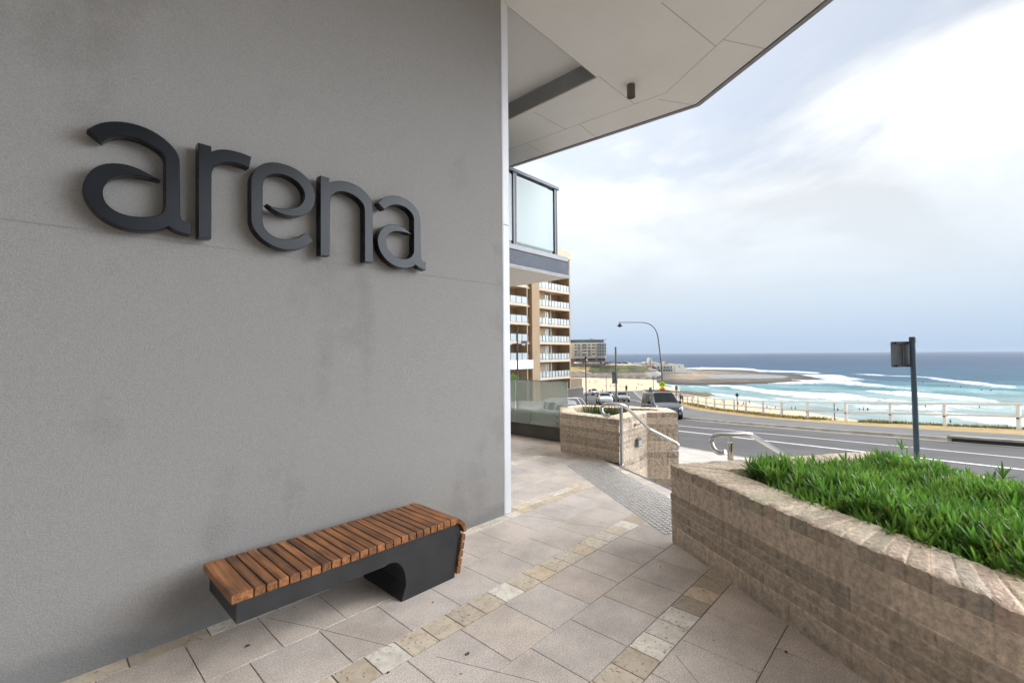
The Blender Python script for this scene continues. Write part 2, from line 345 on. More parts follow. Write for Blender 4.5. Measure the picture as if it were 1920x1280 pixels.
    def build(s, name, mat, parent=None, smooth=False, loc=None):
        me = bpy.data.meshes.new(name)
        L = Vector(loc) if loc is not None else Vector((0, 0, 0))
        me.from_pydata([(p[0]-L.x, p[1]-L.y, p[2]-L.z) for p in s.v], [], s.f)
        if s.uc:
            ca = me.color_attributes.new('col', 'FLOAT_COLOR', 'POINT')
            ca.data.foreach_set('color', [x for c in s.c for x in (c[0], c[1], c[2], 1.0)])
        me.materials.append(mat)
        if smooth:
            me.polygons.foreach_set('use_smooth', [True]*len(me.polygons))
            try: me.set_sharp_from_angle(angle=R(38))
            except Exception: pass
        me.update()
        o = bpy.data.objects.new(name, me); COL.objects.link(o)
        if parent is not None: o.parent = parent
        elif loc is not None: o.location = L
        return o

def flipcheck(o):
    import bmesh
    bm = bmesh.new(); bm.from_mesh(o.data); bmesh.ops.recalc_face_normals(bm, faces=bm.faces); bm.to_mesh(o.data); bm.free(); return o
def tag(o, label=None, cat=None, group=None, kind=None):
    if label: o['label'] = label
    if cat: o['category'] = cat
    if group: o['group'] = group
    if kind: o['kind'] = kind
    return o
def thing(name, label, cat, loc=(0, 0, 0), rz=0., group=None):
    o = bpy.data.objects.new(name, None); COL.objects.link(o); o.location = loc; o.rotation_euler = (0, 0, rz); o.empty_display_size = .3
    return tag(o, label, cat, group)
def copy_tree(o, parent=None):
    c = o.copy(); COL.objects.link(c); c.parent = parent
    for ch in list(o.children): copy_tree(ch, c)
    return c
def struct(o): o['kind'] = 'structure'; return o
def bez(pts, n=8):             # rounded polyline: Catmull-Rom
    P = [Vector(p) for p in pts]; out = []
    for i in range(len(P)-1):
        p0 = P[max(i-1, 0)]; p1 = P[i]; p2 = P[i+1]; p3 = P[min(i+2, len(P)-1)]
        for k in range(n):
            t = k/n
            out.append(.5*((2*p1)+(p2-p0)*t+(2*p0-5*p1+4*p2-p3)*t*t+(3*p1-p0-3*p2+p3)*t**3))
    out.append(P[-1]); return out
def fillet(pts, r, n=6):       # polyline with rounded corners
    P = [Vector(p) for p in pts]; out = [P[0]]
    for i in range(1, len(P)-1):
        a = (P[i-1]-P[i]); b = (P[i+1]-P[i]); ra = min(r, a.length*.49, b.length*.49)
        p, q = P[i]+a.normalized()*ra, P[i]+b.normalized()*ra
        for k in range(n+1):
            t = k/n; out.append(p*(1-t)**2+P[i]*2*t*(1-t)+q*t*t)
    out.append(P[-1]); return out

# ------------------------------------------------------------------ camera, sky, sun
cam = bpy.data.cameras.new('camera'); co = bpy.data.objects.new('camera', cam); COL.objects.link(co); SC.camera = co
cam.sensor_fit = 'HORIZONTAL'; cam.sensor_width = 36.; cam.lens = 36.*FPX/1920.; cam.clip_start = .05; cam.clip_end = 80000
fw = Vector(W(0, 1)); rt = Vector(W(1, 0)); up = Vector((0, 0, 1))
f2 = (fw*cos(PITCH)+up*sin(PITCH)).normalized(); u2 = (up*cos(PITCH)-fw*sin(PITCH)).normalized()
r3 = rt*cos(ROLL)+u2*sin(ROLL); u3 = u2*cos(ROLL)-rt*sin(ROLL)
mt = Matrix((r3, u3, -f2)).transposed().to_4x4(); mt.translation = (0, 0, EYE); co.matrix_world = mt

SUN_EL, SUN_OFF = R(58), R(-22)             # hazy sun high ahead of the viewer, a little to the left
sd = Vector(W(sin(SUN_OFF)*cos(SUN_EL), cos(SUN_OFF)*cos(SUN_EL), sin(SUN_EL)))
sun = bpy.data.lights.new('sun', 'SUN'); sun.energy = 1.1; sun.angle = R(12); sun.color = (1., .955, .89)
so = bpy.data.objects.new('sun', sun); COL.objects.link(so); so.rotation_euler = sd.to_track_quat('Z', 'Y').to_euler(); so.location = (0, 0, 40)

wd = bpy.data.worlds.new('World'); SC.world = wd; wd.use_nodes = True
nt = wd.node_tree; L = nt.links.new; bg = nt.nodes['Background']; bg.inputs['Strength'].default_value = .1
sky = N(nt, 'ShaderNodeTexSky', sky_type='NISHITA', sun_disc=False); sky.sun_elevation = SUN_EL; sky.sun_rotation = atan2(sd.x, sd.y)
sky.dust_density = 3.; sky.altitude = 20.
tc = N(nt, 'ShaderNodeTexCoord'); sx = N(nt, 'ShaderNodeSeparateXYZ'); L(tc.outputs['Generated'], sx.inputs[0])
# cloud deck: project the direction onto a flat layer
zc = N(nt, 'ShaderNodeMath', operation='MAXIMUM'); L(sx.outputs['Z'], zc.inputs[0]); zc.inputs[1].default_value = 0.
zb = N(nt, 'ShaderNodeMath', operation='ADD'); L(zc.outputs[0], zb.inputs[0]); zb.inputs[1].default_value = .16
iv = N(nt, 'ShaderNodeMath', operation='DIVIDE'); iv.inputs[0].default_value = 1.; L(zb.outputs[0], iv.inputs[1])
vm = N(nt, 'ShaderNodeVectorMath', operation='SCALE'); L(tc.outputs['Generated'], vm.inputs[0]); L(iv.outputs[0], vm.inputs['Scale'])
mp = N(nt, 'ShaderNodeMapping'); mp.inputs['Location'].default_value = (3.92, 3.06, 0); mp.inputs['Scale'].default_value = (1, 1, .25); L(vm.outputs[0], mp.inputs['Vector'])
c1 = N(nt, 'ShaderNodeTexNoise', Scale=1.05, Detail=9., Roughness=.56, Distortion=.35); L(mp.outputs['Vector'], c1.inputs['Vector'])
c2 = N(nt, 'ShaderNodeTexNoise', Scale=.55, Detail=5., Roughness=.5); L(mp.outputs['Vector'], c2.inputs['Vector'])
# cloud colour by height: blue-grey haze at the horizon, white above, brighter still overhead
el = N(nt, 'ShaderNodeValToRGB'); L(zc.outputs[0], el.inputs['Fac']); e = el.color_ramp.elements
e[0].position = 0.; e[0].color = (.37, .47, .62, 1); e[1].position = 1.; e[1].color = (.85, .86, .87, 1)
for p, c in ((.03, (.41, .51, .64)), (.10, (.52, .60, .685)), (.17, (.625, .68, .735)), (.26, (.71, .755, .80)), (.36, (.81, .84, .87)), (.60, (.92, .93, .94))):
    q = el.color_ramp.elements.new(p); q.color = (*c, 1)
gain = N(nt, 'ShaderNodeMapRange'); L(sx.outputs['Z'], gain.inputs['Value']); gain.inputs['From Min'].default_value = .5; gain.inputs['From Max'].default_value = .95; gain.inputs['To Min'].default_value = 9.3; gain.inputs['To Max'].default_value = 9.5
# brighter towards the veiled sun
dt = N(nt, 'ShaderNodeVectorMath', operation='DOT_PRODUCT'); L(tc.outputs['Generated'], dt.inputs[0]); dt.inputs[1].default_value = sd
sg = N(nt, 'ShaderNodeMapRange'); L(dt.outputs['Value'], sg.inputs['Value']); sg.inputs['From Min'].default_value = .55; sg.inputs['From Max'].default_value = 1.; sg.inputs['To Min'].default_value = 1.; sg.inputs['To Max'].default_value = 1.4
mot = N(nt, 'ShaderNodeMapRange'); L(c2.outputs['Fac'], mot.inputs['Value']); mot.inputs['From Min'].default_value = .3; mot.inputs['From Max'].default_value = .7; mot.inputs['To Min'].default_value = .90; mot.inputs['To Max'].default_value = 1.06
# bright sky patch added out of view at right to light terrace and wall
dr_ = N(nt, 'ShaderNodeVectorMath', operation='DOT_PRODUCT'); L(tc.outputs['Generated'], dr_.inputs[0]); dr_.inputs[1].default_value = Vector(W(.995, -.10, .40)).normalized()
sr_ = N(nt, 'ShaderNodeMapRange', interpolation_type='SMOOTHSTEP'); L(dr_.outputs['Value'], sr_.inputs['Value']); sr_.inputs['From Min'].default_value = .815; sr_.inputs['From Max'].default_value = .985; sr_.inputs['To Min'].default_value = 1.; sr_.inputs['To Max'].default_value = 12.5
# added dimming of the unseen sky behind the viewer, cutting fill light
db_ = N(nt, 'ShaderNodeVectorMath', operation='DOT_PRODUCT'); L(tc.outputs['Generated'], db_.inputs[0]); db_.inputs[1].default_value = Vector(W(.1, -1, .2)).normalized()
sb_ = N(nt, 'ShaderNodeMapRange', interpolation_type='SMOOTHSTEP'); L(db_.outputs['Value'], sb_.inputs['Value']); sb_.inputs['From Min'].default_value = .0; sb_.inputs['From Max'].default_value = .8; sb_.inputs['To Min'].default_value = 1.; sb_.inputs['To Max'].default_value = .42
sgb = N(nt, 'ShaderNodeMath', operation='MULTIPLY'); L(sg.outputs[0], sgb.inputs[0]); L(sb_.outputs[0], sgb.inputs[1]); sg = sgb
sm_ = N(nt, 'ShaderNodeMath', operation='MULTIPLY'); L(sg.outputs[0], sm_.inputs[0]); L(sr_.outputs[0], sm_.inputs[1]); sg = sm_
g1 = N(nt, 'ShaderNodeMath', operation='MULTIPLY'); L(gain.outputs[0], g1.inputs[0]); L(sg.outputs[0], g1.inputs[1])
g2 = N(nt, 'ShaderNodeMath', operation='MULTIPLY'); L(g1.outputs[0], g2.inputs[0]); L(mot.outputs[0], g2.inputs[1])
ft = N(nt, 'ShaderNodeMapRange'); L(c1.outputs['Fac'], ft.inputs['Value']); ft.inputs['From Min'].default_value = .38; ft.inputs['From Max'].default_value = .66; ft.inputs['To Min'].default_value = .76; ft.inputs['To Max'].default_value = 1.16
fe = N(nt, 'ShaderNodeMapRange', interpolation_type='SMOOTHSTEP'); L(sx.outputs['Z'], fe.inputs['Value']); fe.inputs['From Min'].default_value = .05; fe.inputs['From Max'].default_value = .40
g1g = N(nt, 'ShaderNodeMath', operation='MULTIPLY'); L(mot.outputs[0], g1g.inputs[0]); L(ft.outputs[0], g1g.inputs[1])
fx = N(nt, 'ShaderNodeMix', data_type='FLOAT'); L(fe.outputs[0], fx.inputs['Factor']); fx.inputs['A'].default_value = 1.0; L(g1g.outputs[0], fx.inputs['B'])
g3 = N(nt, 'ShaderNodeMath', operation='MULTIPLY'); L(g1.outputs[0], g3.inputs[0]); L(fx.outputs['Result'], g3.inputs[1]); g2 = g3
cc = N(nt, 'ShaderNodeVectorMath', operation='SCALE'); L(el.outputs['Color'], cc.inputs[0]); L(g2.outputs[0], cc.inputs['Scale'])
# openings between clouds appear only well above the horizon
op = N(nt, 'ShaderNodeValToRGB'); L(c1.outputs['Fac'], op.inputs['Fac']); e = op.color_ramp.elements
e[0].position = .34; e[0].color = (.55, .55, .55, 1); e[1].position = .50; e[1].color = (1, 1, 1, 1)
lo = N(nt, 'ShaderNodeMapRange'); L(sx.outputs['Z'], lo.inputs['Value']); lo.inputs['From Min'].default_value = .30; lo.inputs['From Max'].default_value = .46; lo.inputs['To Min'].default_value = 1.; lo.inputs['To Max'].default_value = 0.
mxx = N(nt, 'ShaderNodeMath', operation='MAXIMUM'); L(op.outputs['Color'], mxx.inputs[0]); L(lo.outputs[0], mxx.inputs[1])
skb = N(nt, 'ShaderNodeVectorMath', operation='MULTIPLY'); L(sky.outputs['Color'], skb.inputs[0]); skb.inputs[1].default_value = (1.0, 1.1, 1.16)
mix = N(nt, 'ShaderNodeMix', data_type='RGBA'); L(mxx.outputs[0], mix.inputs['Factor']); L(skb.outputs[0], mix.inputs['A']); L(cc.outputs[0], mix.inputs['B'])
L(mix.outputs['Result'], bg.inputs['Color'])

SC.view_settings.view_transform = 'Standard'; SC.view_settings.look = 'None'; SC.view_settings.exposure = .55; SC.view_settings.gamma = 1.
SC.cycles.use_denoising = True; SC.cycles.max_bounces = 8; SC.cycles.diffuse_bounces = 5; SC.cycles.transparent_max_bounces = 12
SC.cycles.sample_clamp_indirect = 8.; SC.cycles.caustics_reflective = False; SC.cycles.caustics_refractive = False
# ------------------------------------------------------------------ terrace paving
def clip(poly, p, n):          # keep the side where (x-p).n <= 0
    out = []
    for i in range(len(poly)):
        a, b = poly[i], poly[(i+1) % len(poly)]
        da = (a[0]-p[0])*n[0]+(a[1]-p[1])*n[1]; db = (b[0]-p[0])*n[0]+(b[1]-p[1])*n[1]
        if da <= 0: out.append(a)
        if da*db < 0:
            t = da/(da-db); out.append((a[0]+(b[0]-a[0])*t, a[1]+(b[1]-a[1])*t))
    return out
NA, NB = (5.888, 3.515), (5.235, 2.375)
nd = Vector((NB[0]-NA[0], NB[1]-NA[1])).normalized(); nn = Vector((-nd.y, nd.x))
if nn.x < 0: nn = -nn
G1 = (NA[0]-nn.x*.03, NA[1]-nn.y*.03)
slab = MB(); base = clip([(-5, -5), (9, -5), (9, 3.15), (9, 9.5), (-5, 9.5)], NA, nn); slab.prism(base, -1.6, -.006)
struct(slab.build('terrace_slab', M['grout']))
tg, tt = MB(), MB()
rt_ = random.Random(11)
def tile(mb, x0, x1, y0, y1, col, g=.0018):
    p = clip([(x0+g, y0+g), (x1-g, y0+g), (x1-g, y1-g), (x0+g, y1-g)], G1, nn)
    if len(p) < 3: return
    n = len(p); cx = sum(q[0] for q in p)/n; cy = sum(q[1] for q in p)/n
    inn = [(q[0]+(cx-q[0])*.008, q[1]+(cy-q[1])*.008, 0.) for q in p]
    mb.add(inn+[(q[0], q[1], -.0035) for q in p], [tuple(range(n))]+[(i, n+i, n+(i+1) % n, (i+1) % n) for i in range(n)], col)
def gcol():
    v = rt_.uniform(.95, 1.05); w = rt_.uniform(-.014, .014)
    return (.71*v+w, .62*v, .55*v-w)
tones = [(.76, .73, .67), (.70, .63, .53), (.54, .47, .39), (.70, .59, .46), (.80, .775, .73), (.60, .53, .45), (.75, .70, .62)]
def tcol():
    c = rt_.choice(tones); v = rt_.uniform(1.05, 1.25); return tuple(q*v for q in c)
P = .367
rows = [(3.305, 3.705, .1), (3.705, 4.105, .3), (4.105, 4.505, .12), (4.70, 5.10, .02), (5.10, 5.50, .2), (5.50, 5.90, .05), (5.90, 6.30, .25), (6.30, 6.70, .1), (6.70, 7.10, .2),
        (2.675, 3.09, 1.36), (2.27, 2.675, 1.19), (1.67, 2.08, 1.757), (1.285, 1.67, 1.906), (.69, 1.095, 1.80), (.285, .69, 1.70), (-.12, .285, 1.87), (-.72, -.315, 1.7), (-1.12, -.72, 1.9), (-1.52, -1.12, 1.7), (-1.92, -1.52, 1.9), (-2.5, -2.1, 1.8), (-2.9, -2.5, 1.7)]
for (y0, y1, off) in rows:
    k0 = int((-4-off)/P)-1
    for k in range(k0, k0+38):
        x0 = off+k*P
        if x0 < -4.5 or x0 > 8.5: continue
        if y0 > 3.2 and x0 < 2.9: continue
        tile(tg, x0, x0+P, y0, y1, gcol())
for (y0, y1, off, q) in [(2.08, 2.27, 1.07, .18), (1.095, 1.285, 1.02, .18), (3.09, 3.205, .03, .36), (3.205, 3.305, 3.3, .2), (4.505, 4.70, .1, .19), (-.315, -.12, 0, .18), (-2.1, -1.92, 0, .18)]:
    for k in range(-30, 50):
        x0 = off+k*q
        if x0 < -4.5 or x0 > 8.5 or (y0 > 3.2 and x0 < 3.0): continue
        if y0 == 3.09 and x0 > 3.2: tile(tt, x0, x0+.18, y0, y1, tcol()); tile(tt, x0+.18, x0+.36, y0, y1, tcol()); continue
        tile(tt, x0, x0+q, y0, y1, tcol(), .003)
struct(tg.build('terrace_floor', M['paving'])); struct(tt.build('terrace_floor_travertine_band', M['trav']))
# diagonal fall cuts in the paving
cuts = MB()
def fl(px, py): X, D = onz(px, py, 0.); return W(X, D)
for a, b in [((500, 1157), (607, 1180)), ((607, 1180), (735, 1212)), ((818, 1230), (1010, 1278)), ((983, 966), (1062, 977)), ((1062, 980), (1133, 988)), ((1266, 1226), (1310, 1280))]:
    p, q = fl(*a), fl(*b); cuts.hexa(p, q, (-.004, .0006), (-.004, .0006), .0032)
struct(cuts.build('terrace_floor_saw_cut', M['grout']))

# tactile strip: steel studs, 0.6 m wide, along the head of the steps
av, bv = Vector((.828, -.561)), Vector((-.561, -.828))
t0 = Vector((5.308, 3.933)); ts = MB(); pl = MB()
for i in range(12):
    for j in range(51):
        p = t0+av*(.03+.05*i)+bv*(.03+.05*j)
        if (p.x-3.77)*bv.y-(p.y-1.69)*bv.x > 0 and False: continue
        ts.lathe([(.0185, .0006), (.018, .003), (.012, .0066)], (p.x, p.y, 0), 8)
o = ts.build('tactile_studs', M['tactile'], smooth=True, loc=(t0.x, t0.y, 0))
mb_ = MB(); q_ = [t0, t0+av*.61, t0+av*.61+bv*2.56, t0+bv*2.56]; mb_.add([(p.x, p.y, .0004) for p in q_], [(3, 2, 1, 0)])
mb_.build('shade_grime_sheet', pm('stud_shade_grime', (.43, .385, .34), .8, var=.2, vs=12., bump=.3, bs=200., bdist=.002), o, loc=(t0.x, t0.y, 0))  # darker sheet standing in for shadow and grime between the studs
tag(o, 'strip of small round steel warning studs in the paving above the steps', 'tactile paving')

# little litter on the paving
def small_litter(name, mb, mat, px, py, label, cat):
    p = fl(px, py); o = mb.build(name, mat, smooth=True); o.location = (p[0], p[1], .001); return tag(o, label, cat)
m = MB(); m.tube([(0.012*cos(a), .007*sin(a), .0025) for a in [2*pi*k/14 for k in range(15)]], .0022, 6)
small_litter('rubber_ring', m, M['black'], 876, 1226, 'tiny black rubber ring lying on a grey paver', 'ring')
def leaf_mb(l, w):
    m = MB(); vs = []; fs = []
    for i in range(6):
        t = i/5; ww = w*sin(pi*min(1, t*.95+.03))
        for s_ in (-1, 0, 1): vs.append((l*(t-.5), s_*ww, .003+.004*abs(s_)*sin(3*t)))
    for i in range(5):
        for s_ in (0, 1): fs.append((i*3+s_, (i+1)*3+s_, (i+1)*3+s_+1, i*3+s_+1))
    return m.add(vs, fs)
M['deadleaf'] = pm('dead_leaf', (.05, .038, .03), .8, var=.3)
for (px, py, l, lab) in [(464, 1212, .034, 'dark flattened leaf on the paver below the bench end'), (812, 1130, .018, 'small dark leaf on the paver beside the bench foot'), (1474, 1223, .024, 'small dark leaf on the paver near the block wall'), (728, 1262, .02, 'dark scrap of leaf beside a pale stone band'), (1239, 1063, .016, 'tiny dark leaf on the paver at the planter corner')]:
    small_litter('dead_leaf', leaf_mb(l, l*.34), M['deadleaf'], px, py, lab, 'leaf')

# ------------------------------------------------------------------ entrance building
bld = thing('entrance_building', 'grey rendered entrance building with a deep pale soffit and white corner trim', 'building', (3.3, 3.4, 0))
BL = (3.3, 3.4, 0)
VW = 3.202
jz = lambda u: 2.2556+(u+.095)*.0122
w = MB()
w.box(-4.5, 3.283, VW, VW+.26, -.3, 5.246)
wall = w.build('rendered_wall', M['stucco'], bld, loc=BL)
j = MB(); j.hexa((-4.5, VW-.0005), (3.283, VW-.0005), (jz(-4.5)-.0024, jz(-4.5)+.0024), (jz(3.283)-.0024, jz(3.283)+.0024), .004)
j.build('wall_joint', pm('wall_joint_sealant', (.225, .212, .198), .9), wall, loc=None).location = (0, 0, 0)  # level joint line in its own darker sealant
for ch in wall.children:
    for v in ch.data.vertices: v.co -= Vector(BL)
t = MB(); t.box(3.287, 3.377, VW-.006, VW+.26, 0.004, 2.915, b=.002); t.box(3.287, 3.377, VW-.006, VW+.26, 2.921, 5.244, b=.002); t.box(3.2795, 3.2865, VW-.003, VW+.05, 0.004, 5.244)
t.build('corner_trim', M['trim'], bld, loc=BL)
cw = MB(); cw.box(3.05, 3.25, VW+.262, 12, -.3, 5.246); cw.box(-4.5, 3.04, VW+3.2, VW+3.4, -.3, 5.246); cw.build('core_wall', M['stucco'], bld, loc=BL)
# soffit -------------------------------------------------
ZS = 5.25
Q = Vector((6.672, 2.519)); e1 = Vector((6.358-6.672, 6.03-2.519)).normalized(); e2 = Vector((5.622-6.672, .774-2.519)).normalized()
def inset(d1, d2):             # offset corner: strip widths measured inward
    n1 = Vector((-e1.y, e1.x)); n1 = n1 if n1.x < 0 else -n1
    n2 = Vector((-e2.y, e2.x)); n2 = n2 if n2.x < 0 else -n2
    A_, B_ = Q+n1*d1, Q+n2*d2
    den = e1.x*e2.y-e1.y*e2.x; t_ = ((B_.x-A_.x)*e2.y-(B_.y-A_.y)*e2.x)/den
    return A_+e1*t_
QI = Vector((6.06, 3.052)); QI = inset(.56, .60)
def pt(q, e, t): return (q.x+e.x*t, q.y+e.y*t)
sof = MB()
far, near = 9.0, 11.0
VR, UR = 3.225, 5.12           # recess edges
outer_far = pt(Q, e1, far); outer_near = pt(Q, e2, near)
# boards: field under the roof (y < VR), outside margin, and the board beyond the recess
sof.prism([(-4.5, VR-.001), (-4.5, -9), outer_near, pt(Q, e2, 0), (Q.x+e1.x*(VR-Q.y)/e1.y, VR-.001)], ZS, ZS+.02)
sof.prism([(UR, VR), (Q.x+e1.x*(VR-Q.y)/e1.y, VR), outer_far, (UR-.1, outer_far[1])], ZS, ZS+.02)
sof.build('soffit', M['soffit'], bld, loc=BL)
rc = MB(); rc.box(3.0, UR+.02, VR, 12, 5.52, 5.54); rc.build('recess_ceiling', M['soffit'], bld, loc=BL)
rl = MB(); rl.prism([(UR, VR+.001), (UR+.03, VR+.001), (UR-.07, outer_far[1]), (UR-.1, outer_far[1])], ZS+.021, 5.519); rl.box(3.0, UR-.002, VR-.03, VR-.002, ZS+.021, 5.519); rl.build('recess_upstand', M['recess'], bld, loc=BL)
jt = MB()
def joint(a, b, w_=.009): jt.hexa(a, b, (ZS-.0015, ZS+.002), (ZS-.0015, ZS+.002), w_)
joint((QI.x, QI.y), pt(QI, e1, 9)); joint((QI.x, QI.y), pt(QI, e2, 10.5))
def so_(px, py): X, D = onz(px, py, ZS); q = W(X, D); return (q[0], q[1])
def snap(p, q, e):
    p = Vector(p); t_ = (p-q).dot(e); return (q.x+e.x*t_, q.y+e.y*t_)
for a, e in [((1325, 68), e2), ((1208, 182), e2), ((1087, 234), e1), ((990, 270), e1)]:
    p_ = so_(*a); joint(snap(p_, QI, e), snap(p_, Q, e))
for a, b, e in [((1240, 5), (1307, 80), e2), ((1122, 143), (1188, 193), e1), ((1000, 210), (1060, 242), e1)]:
    joint(so_(*a), snap(so_(*b), QI, e))
joint((3.39, VR-.004), (UR, VR-.004), .006)
jt.build('soffit_joint', M['sealant'], bld, loc=BL)
fa = MB()
def offp(q, d): return q
n1 = Vector((e1.y, -e1.x)); n1 = n1 if n1.x > 0 else -n1
n2 = Vector((e2.y, -e2.x)); n2 = n2 if n2.x > 0 else -n2
def off(d):
    A_, B_ = Q+n1*d, Q+n2*d; den = e1.x*e2.y-e1.y*e2.x; t_ = ((B_.x-A_.x)*e2.y-(B_.y-A_.y)*e2.x)/den
    return A_+e1*t_
qa, qb = off(.012), off(.075)
fa.prism([pt(qa, e1, far), (qa.x, qa.y), (qb.x, qb.y), pt(qb, e1, far)], ZS-.012, ZS+.34)
fa.prism([(qa.x, qa.y), pt(qa, e2, near), pt(qb, e2, near), (qb.x, qb.y)], ZS-.012, ZS+.34)
fa.build('fascia', M['fascia'], bld, loc=BL)
rf = MB(); rf.prism([(-4.5, -9), pt(Q, e2, near), (Q.x, Q.y), outer_far, (3.0, outer_far[1]), (-4.5, outer_far[1])], 5.56, 5.85); rf.build('roof_slab', M['soffit'], bld, loc=BL)
# balcony ------------------------------------------------
bal = MB(); bal.box(3.26, 6.88, 5.0, 10.5, 3.05, 3.30, b=.004); balo = bal.build('balcony', M['slab_blue'], bld, loc=BL)
def sub(mb, name, mat, par, smooth=False):
    o = mb.build(name, mat, None, smooth)
    for v in o.data.vertices: v.co -= Vector(BL)
    o.parent = par; return o
m = MB(); m.box(3.26, 6.86, 4.985, 10.5, 3.301, 3.385, b=.003); m.box(3.26, 6.9, 4.978, 10.5, 3.022, 3.049); sub(m, 'slab_edge', M['fascia'], balo)
m = MB(); m.box(3.26, 6.885, 4.99, 10.5, 3.004, 3.021); sub(m, 'balcony_soffit', M['soffit'], balo)
for (u0, u1) in [(4.52, 5.43), (5.53, 6.52)]:
    m = MB(); m.box(u0, u1, 5.07, 5.08, 3.46, 4.56); sub(m, 'glass_panel', M['frost'], balo)
for k in range(5):
    m = MB(); m.box(6.60, 6.61, 5.17+k*1.05, 6.12+k*1.05, 3.46, 4.56); sub(m, 'glass_panel', M['frost'], balo)
for u0 in (4.43, 5.44, 6.54):
    m = MB(); m.box(u0, u0+.05, 5.05, 5.11, 3.386, 4.60); m.box(u0+.05, u0+.075, 5.045, 5.115, 3.386, 4.60)
    sub(m, 'post', M['frame_lt'] if u0 < 6.5 else M['frame_blue'], balo)
for k in range(4):
    m = MB(); m.box(6.57, 6.63, 6.13+k*1.05, 6.16+k*1.05, 3.386, 4.60); sub(m, 'post', M['frame_blue'], balo)
m = MB(); m.box(3.26, 6.66, 5.03, 5.13, 4.60, 4.66, b=.006); m.box(6.56, 6.66, 5.131, 10.4, 4.60, 4.66, b=.006); sub(m, 'handrail', M['frame_blue'], balo)

# surface mounted downlight
X, D = onz(1183, 160, ZS); p = W(X, D)
dl = thing('ceiling_light', 'small dark cylindrical downlight fixed under the pale soffit', 'ceiling light', (p[0], p[1], ZS))
m = MB(); m.lathe([(.055, -.002), (.055, -.15), (.058, -.152), (.058, -.165), (.05, -.165)], (0, 0, 0), 24); m.build('housing', pm('bronze_housing', (.10, .085, .07), .4, var=.1, metal=.3), dl, True)
m = MB(); m.lathe([(.046, -.166), (.046, -.168)], (0, 0, 0), 24); m.build('lens', M['black'], dl)

# ------------------------------------------------------------------ raised letters (word: arena)
def px_poly(pts, off, sc, v):
    out = []
    for (a, b) in pts:
        u, z = onwall(off[0]+a*sc, off[1]+b*sc, v); out.append((u, z))
    return out
VF, VB = 3.108, 3.176          # front and back planes of the letters
GA = [(115,160),(150,138),(190,116),(235,99),(280,90),(330,85),(380,84),(430,87),(480,93),(540,105),(600,121),(660,143),(720,171),(780,207),(830,244),(875,283),(910,321),(937,354),(955,386),(966,415),(970,445),(972,600),(975,800),(977,958),(979,975),(985,991),(995,1003),(1010,1012),(1040,1017),(1076,1019),(1077,1135),(1020,1128),(980,1117),(950,1104),(910,1083),(868,1054),(820,1079),(790,1090),(760,1096),(720,1101),(680,1102),(640,1101),(600,1098),(550,1092),(500,1084),(450,1071),(400,1055),(350,1035),(300,1010),(255,980),(210,944),(172,908),(140,868),(114,830),(95,790),(81,748),(74,710),(76,672),(85,638),(99,604),(120,571),(147,538),(180,511),(218,492),(260,480),(300,473),(340,470),(390,471),(440,476),(490,486),(540,500),(590,520),(640,545),(690,573),(740,600),(800,633),(770,628),(740,619),(700,609),(650,599),(600,591),(550,585),(500,581),(460,582),(420,586),(385,593),(350,605),(322,620),(300,638),(282,662),(268,690),(260,720),(258,750),(261,780),(270,810),(287,838),(310,865),(338,888),(370,910),(408,929),(450,945),(494,957),(540,965),(590,969),(640,970),(690,968),(740,963),(775,954),(805,938),(826,916),(836,890),(838,850),(838,600),(838,440),(834,418),(825,398),(810,378),(790,358),(757,333),(720,310),(670,283),(620,261),(570,243),(520,231),(480,224),(440,220),(405,221),(370,225),(338,233),(310,245),(284,260),(262,276)]
GR = [(117,92),(248,129),(250,182),(268,174),(290,167),(320,161),(350,158),(385,159),(420,163),(460,170),(500,180),(540,192),(580,205),(615,219),(648,235),(625,348),(595,332),(560,316),(520,303),(480,294),(450,289),(420,287),(390,288),(360,291),(332,297),(310,306),(290,320),(275,336),(263,353),(256,372),(252,395),(250,420),(248,1054),(117,1042)]
GE = [(643,470),(645,440),(652,414),(665,388),(681,364),(700,343),(727,322),(760,304),(795,293),(830,288),(865,287),(900,290),(940,296),(980,306),(1025,321),(1070,340),(1117,367),(1160,399),(1198,433),(1230,470),(1256,510),(1275,550),(1287,595),(1292,640),(1291,672),(1285,702),(1275,728),(1260,752),(1242,774),(1220,794),(1192,812),(1160,825),(1125,832),(1090,834),(1050,831),(1010,825),(970,814),(930,800),(895,781),(860,760),(835,740),(802,704),(830,721),(860,735),(895,744),(930,749),(965,752),(1000,753),(1030,752),(1060,749),(1092,742),(1120,731),(1143,717),(1160,700),(1174,672),(1182,640),(1183,615),(1179,588),(1168,558),(1150,529),(1127,503),(1100,479),(1066,454),(1030,434),(995,420),(960,412),(930,408),(900,407),(868,409),(840,415),(813,425),(790,440),(777,457),(768,480),(763,505),(762,530),(760,700),(758,870),(761,900),(770,930),(787,960),(810,986),(833,1007),(860,1025),(890,1040),(920,1050),(960,1058),(1000,1061),(1030,1060),(1060,1056),(1092,1049),(1120,1040),(1142,1029),(1160,1016),(1183,995),(1270,1073),(1247,1096),(1220,1116),(1192,1134),(1160,1148),(1122,1160),(1080,1167),(1035,1169),(990,1167),(945,1158),(900,1145),(853,1125),(810,1099),(768,1069),(730,1035),(702,1002),(680,968),(662,939),(650,908),(645,885),(643,860)]
GN = [(128,115),(230,142),(231,197),(254,187),(280,180),(310,175),(340,174),(380,176),(420,182),(466,193),(510,210),(552,230),(590,255),(622,281),(650,310),(677,342),(700,375),(714,402),(722,430),(726,463),(727,500),(728,800),(730,1109),(635,1101),(634,800),(633,540),(632,500),(630,475),(623,452),(610,430),(587,402),(560,376),(526,351),(490,331),(455,314),(420,303),(383,297),(350,297),(323,302),(300,311),(278,325),(260,344),(249,361),(242,381),(239,415),(238,450),(236,1038),(128,1025)]
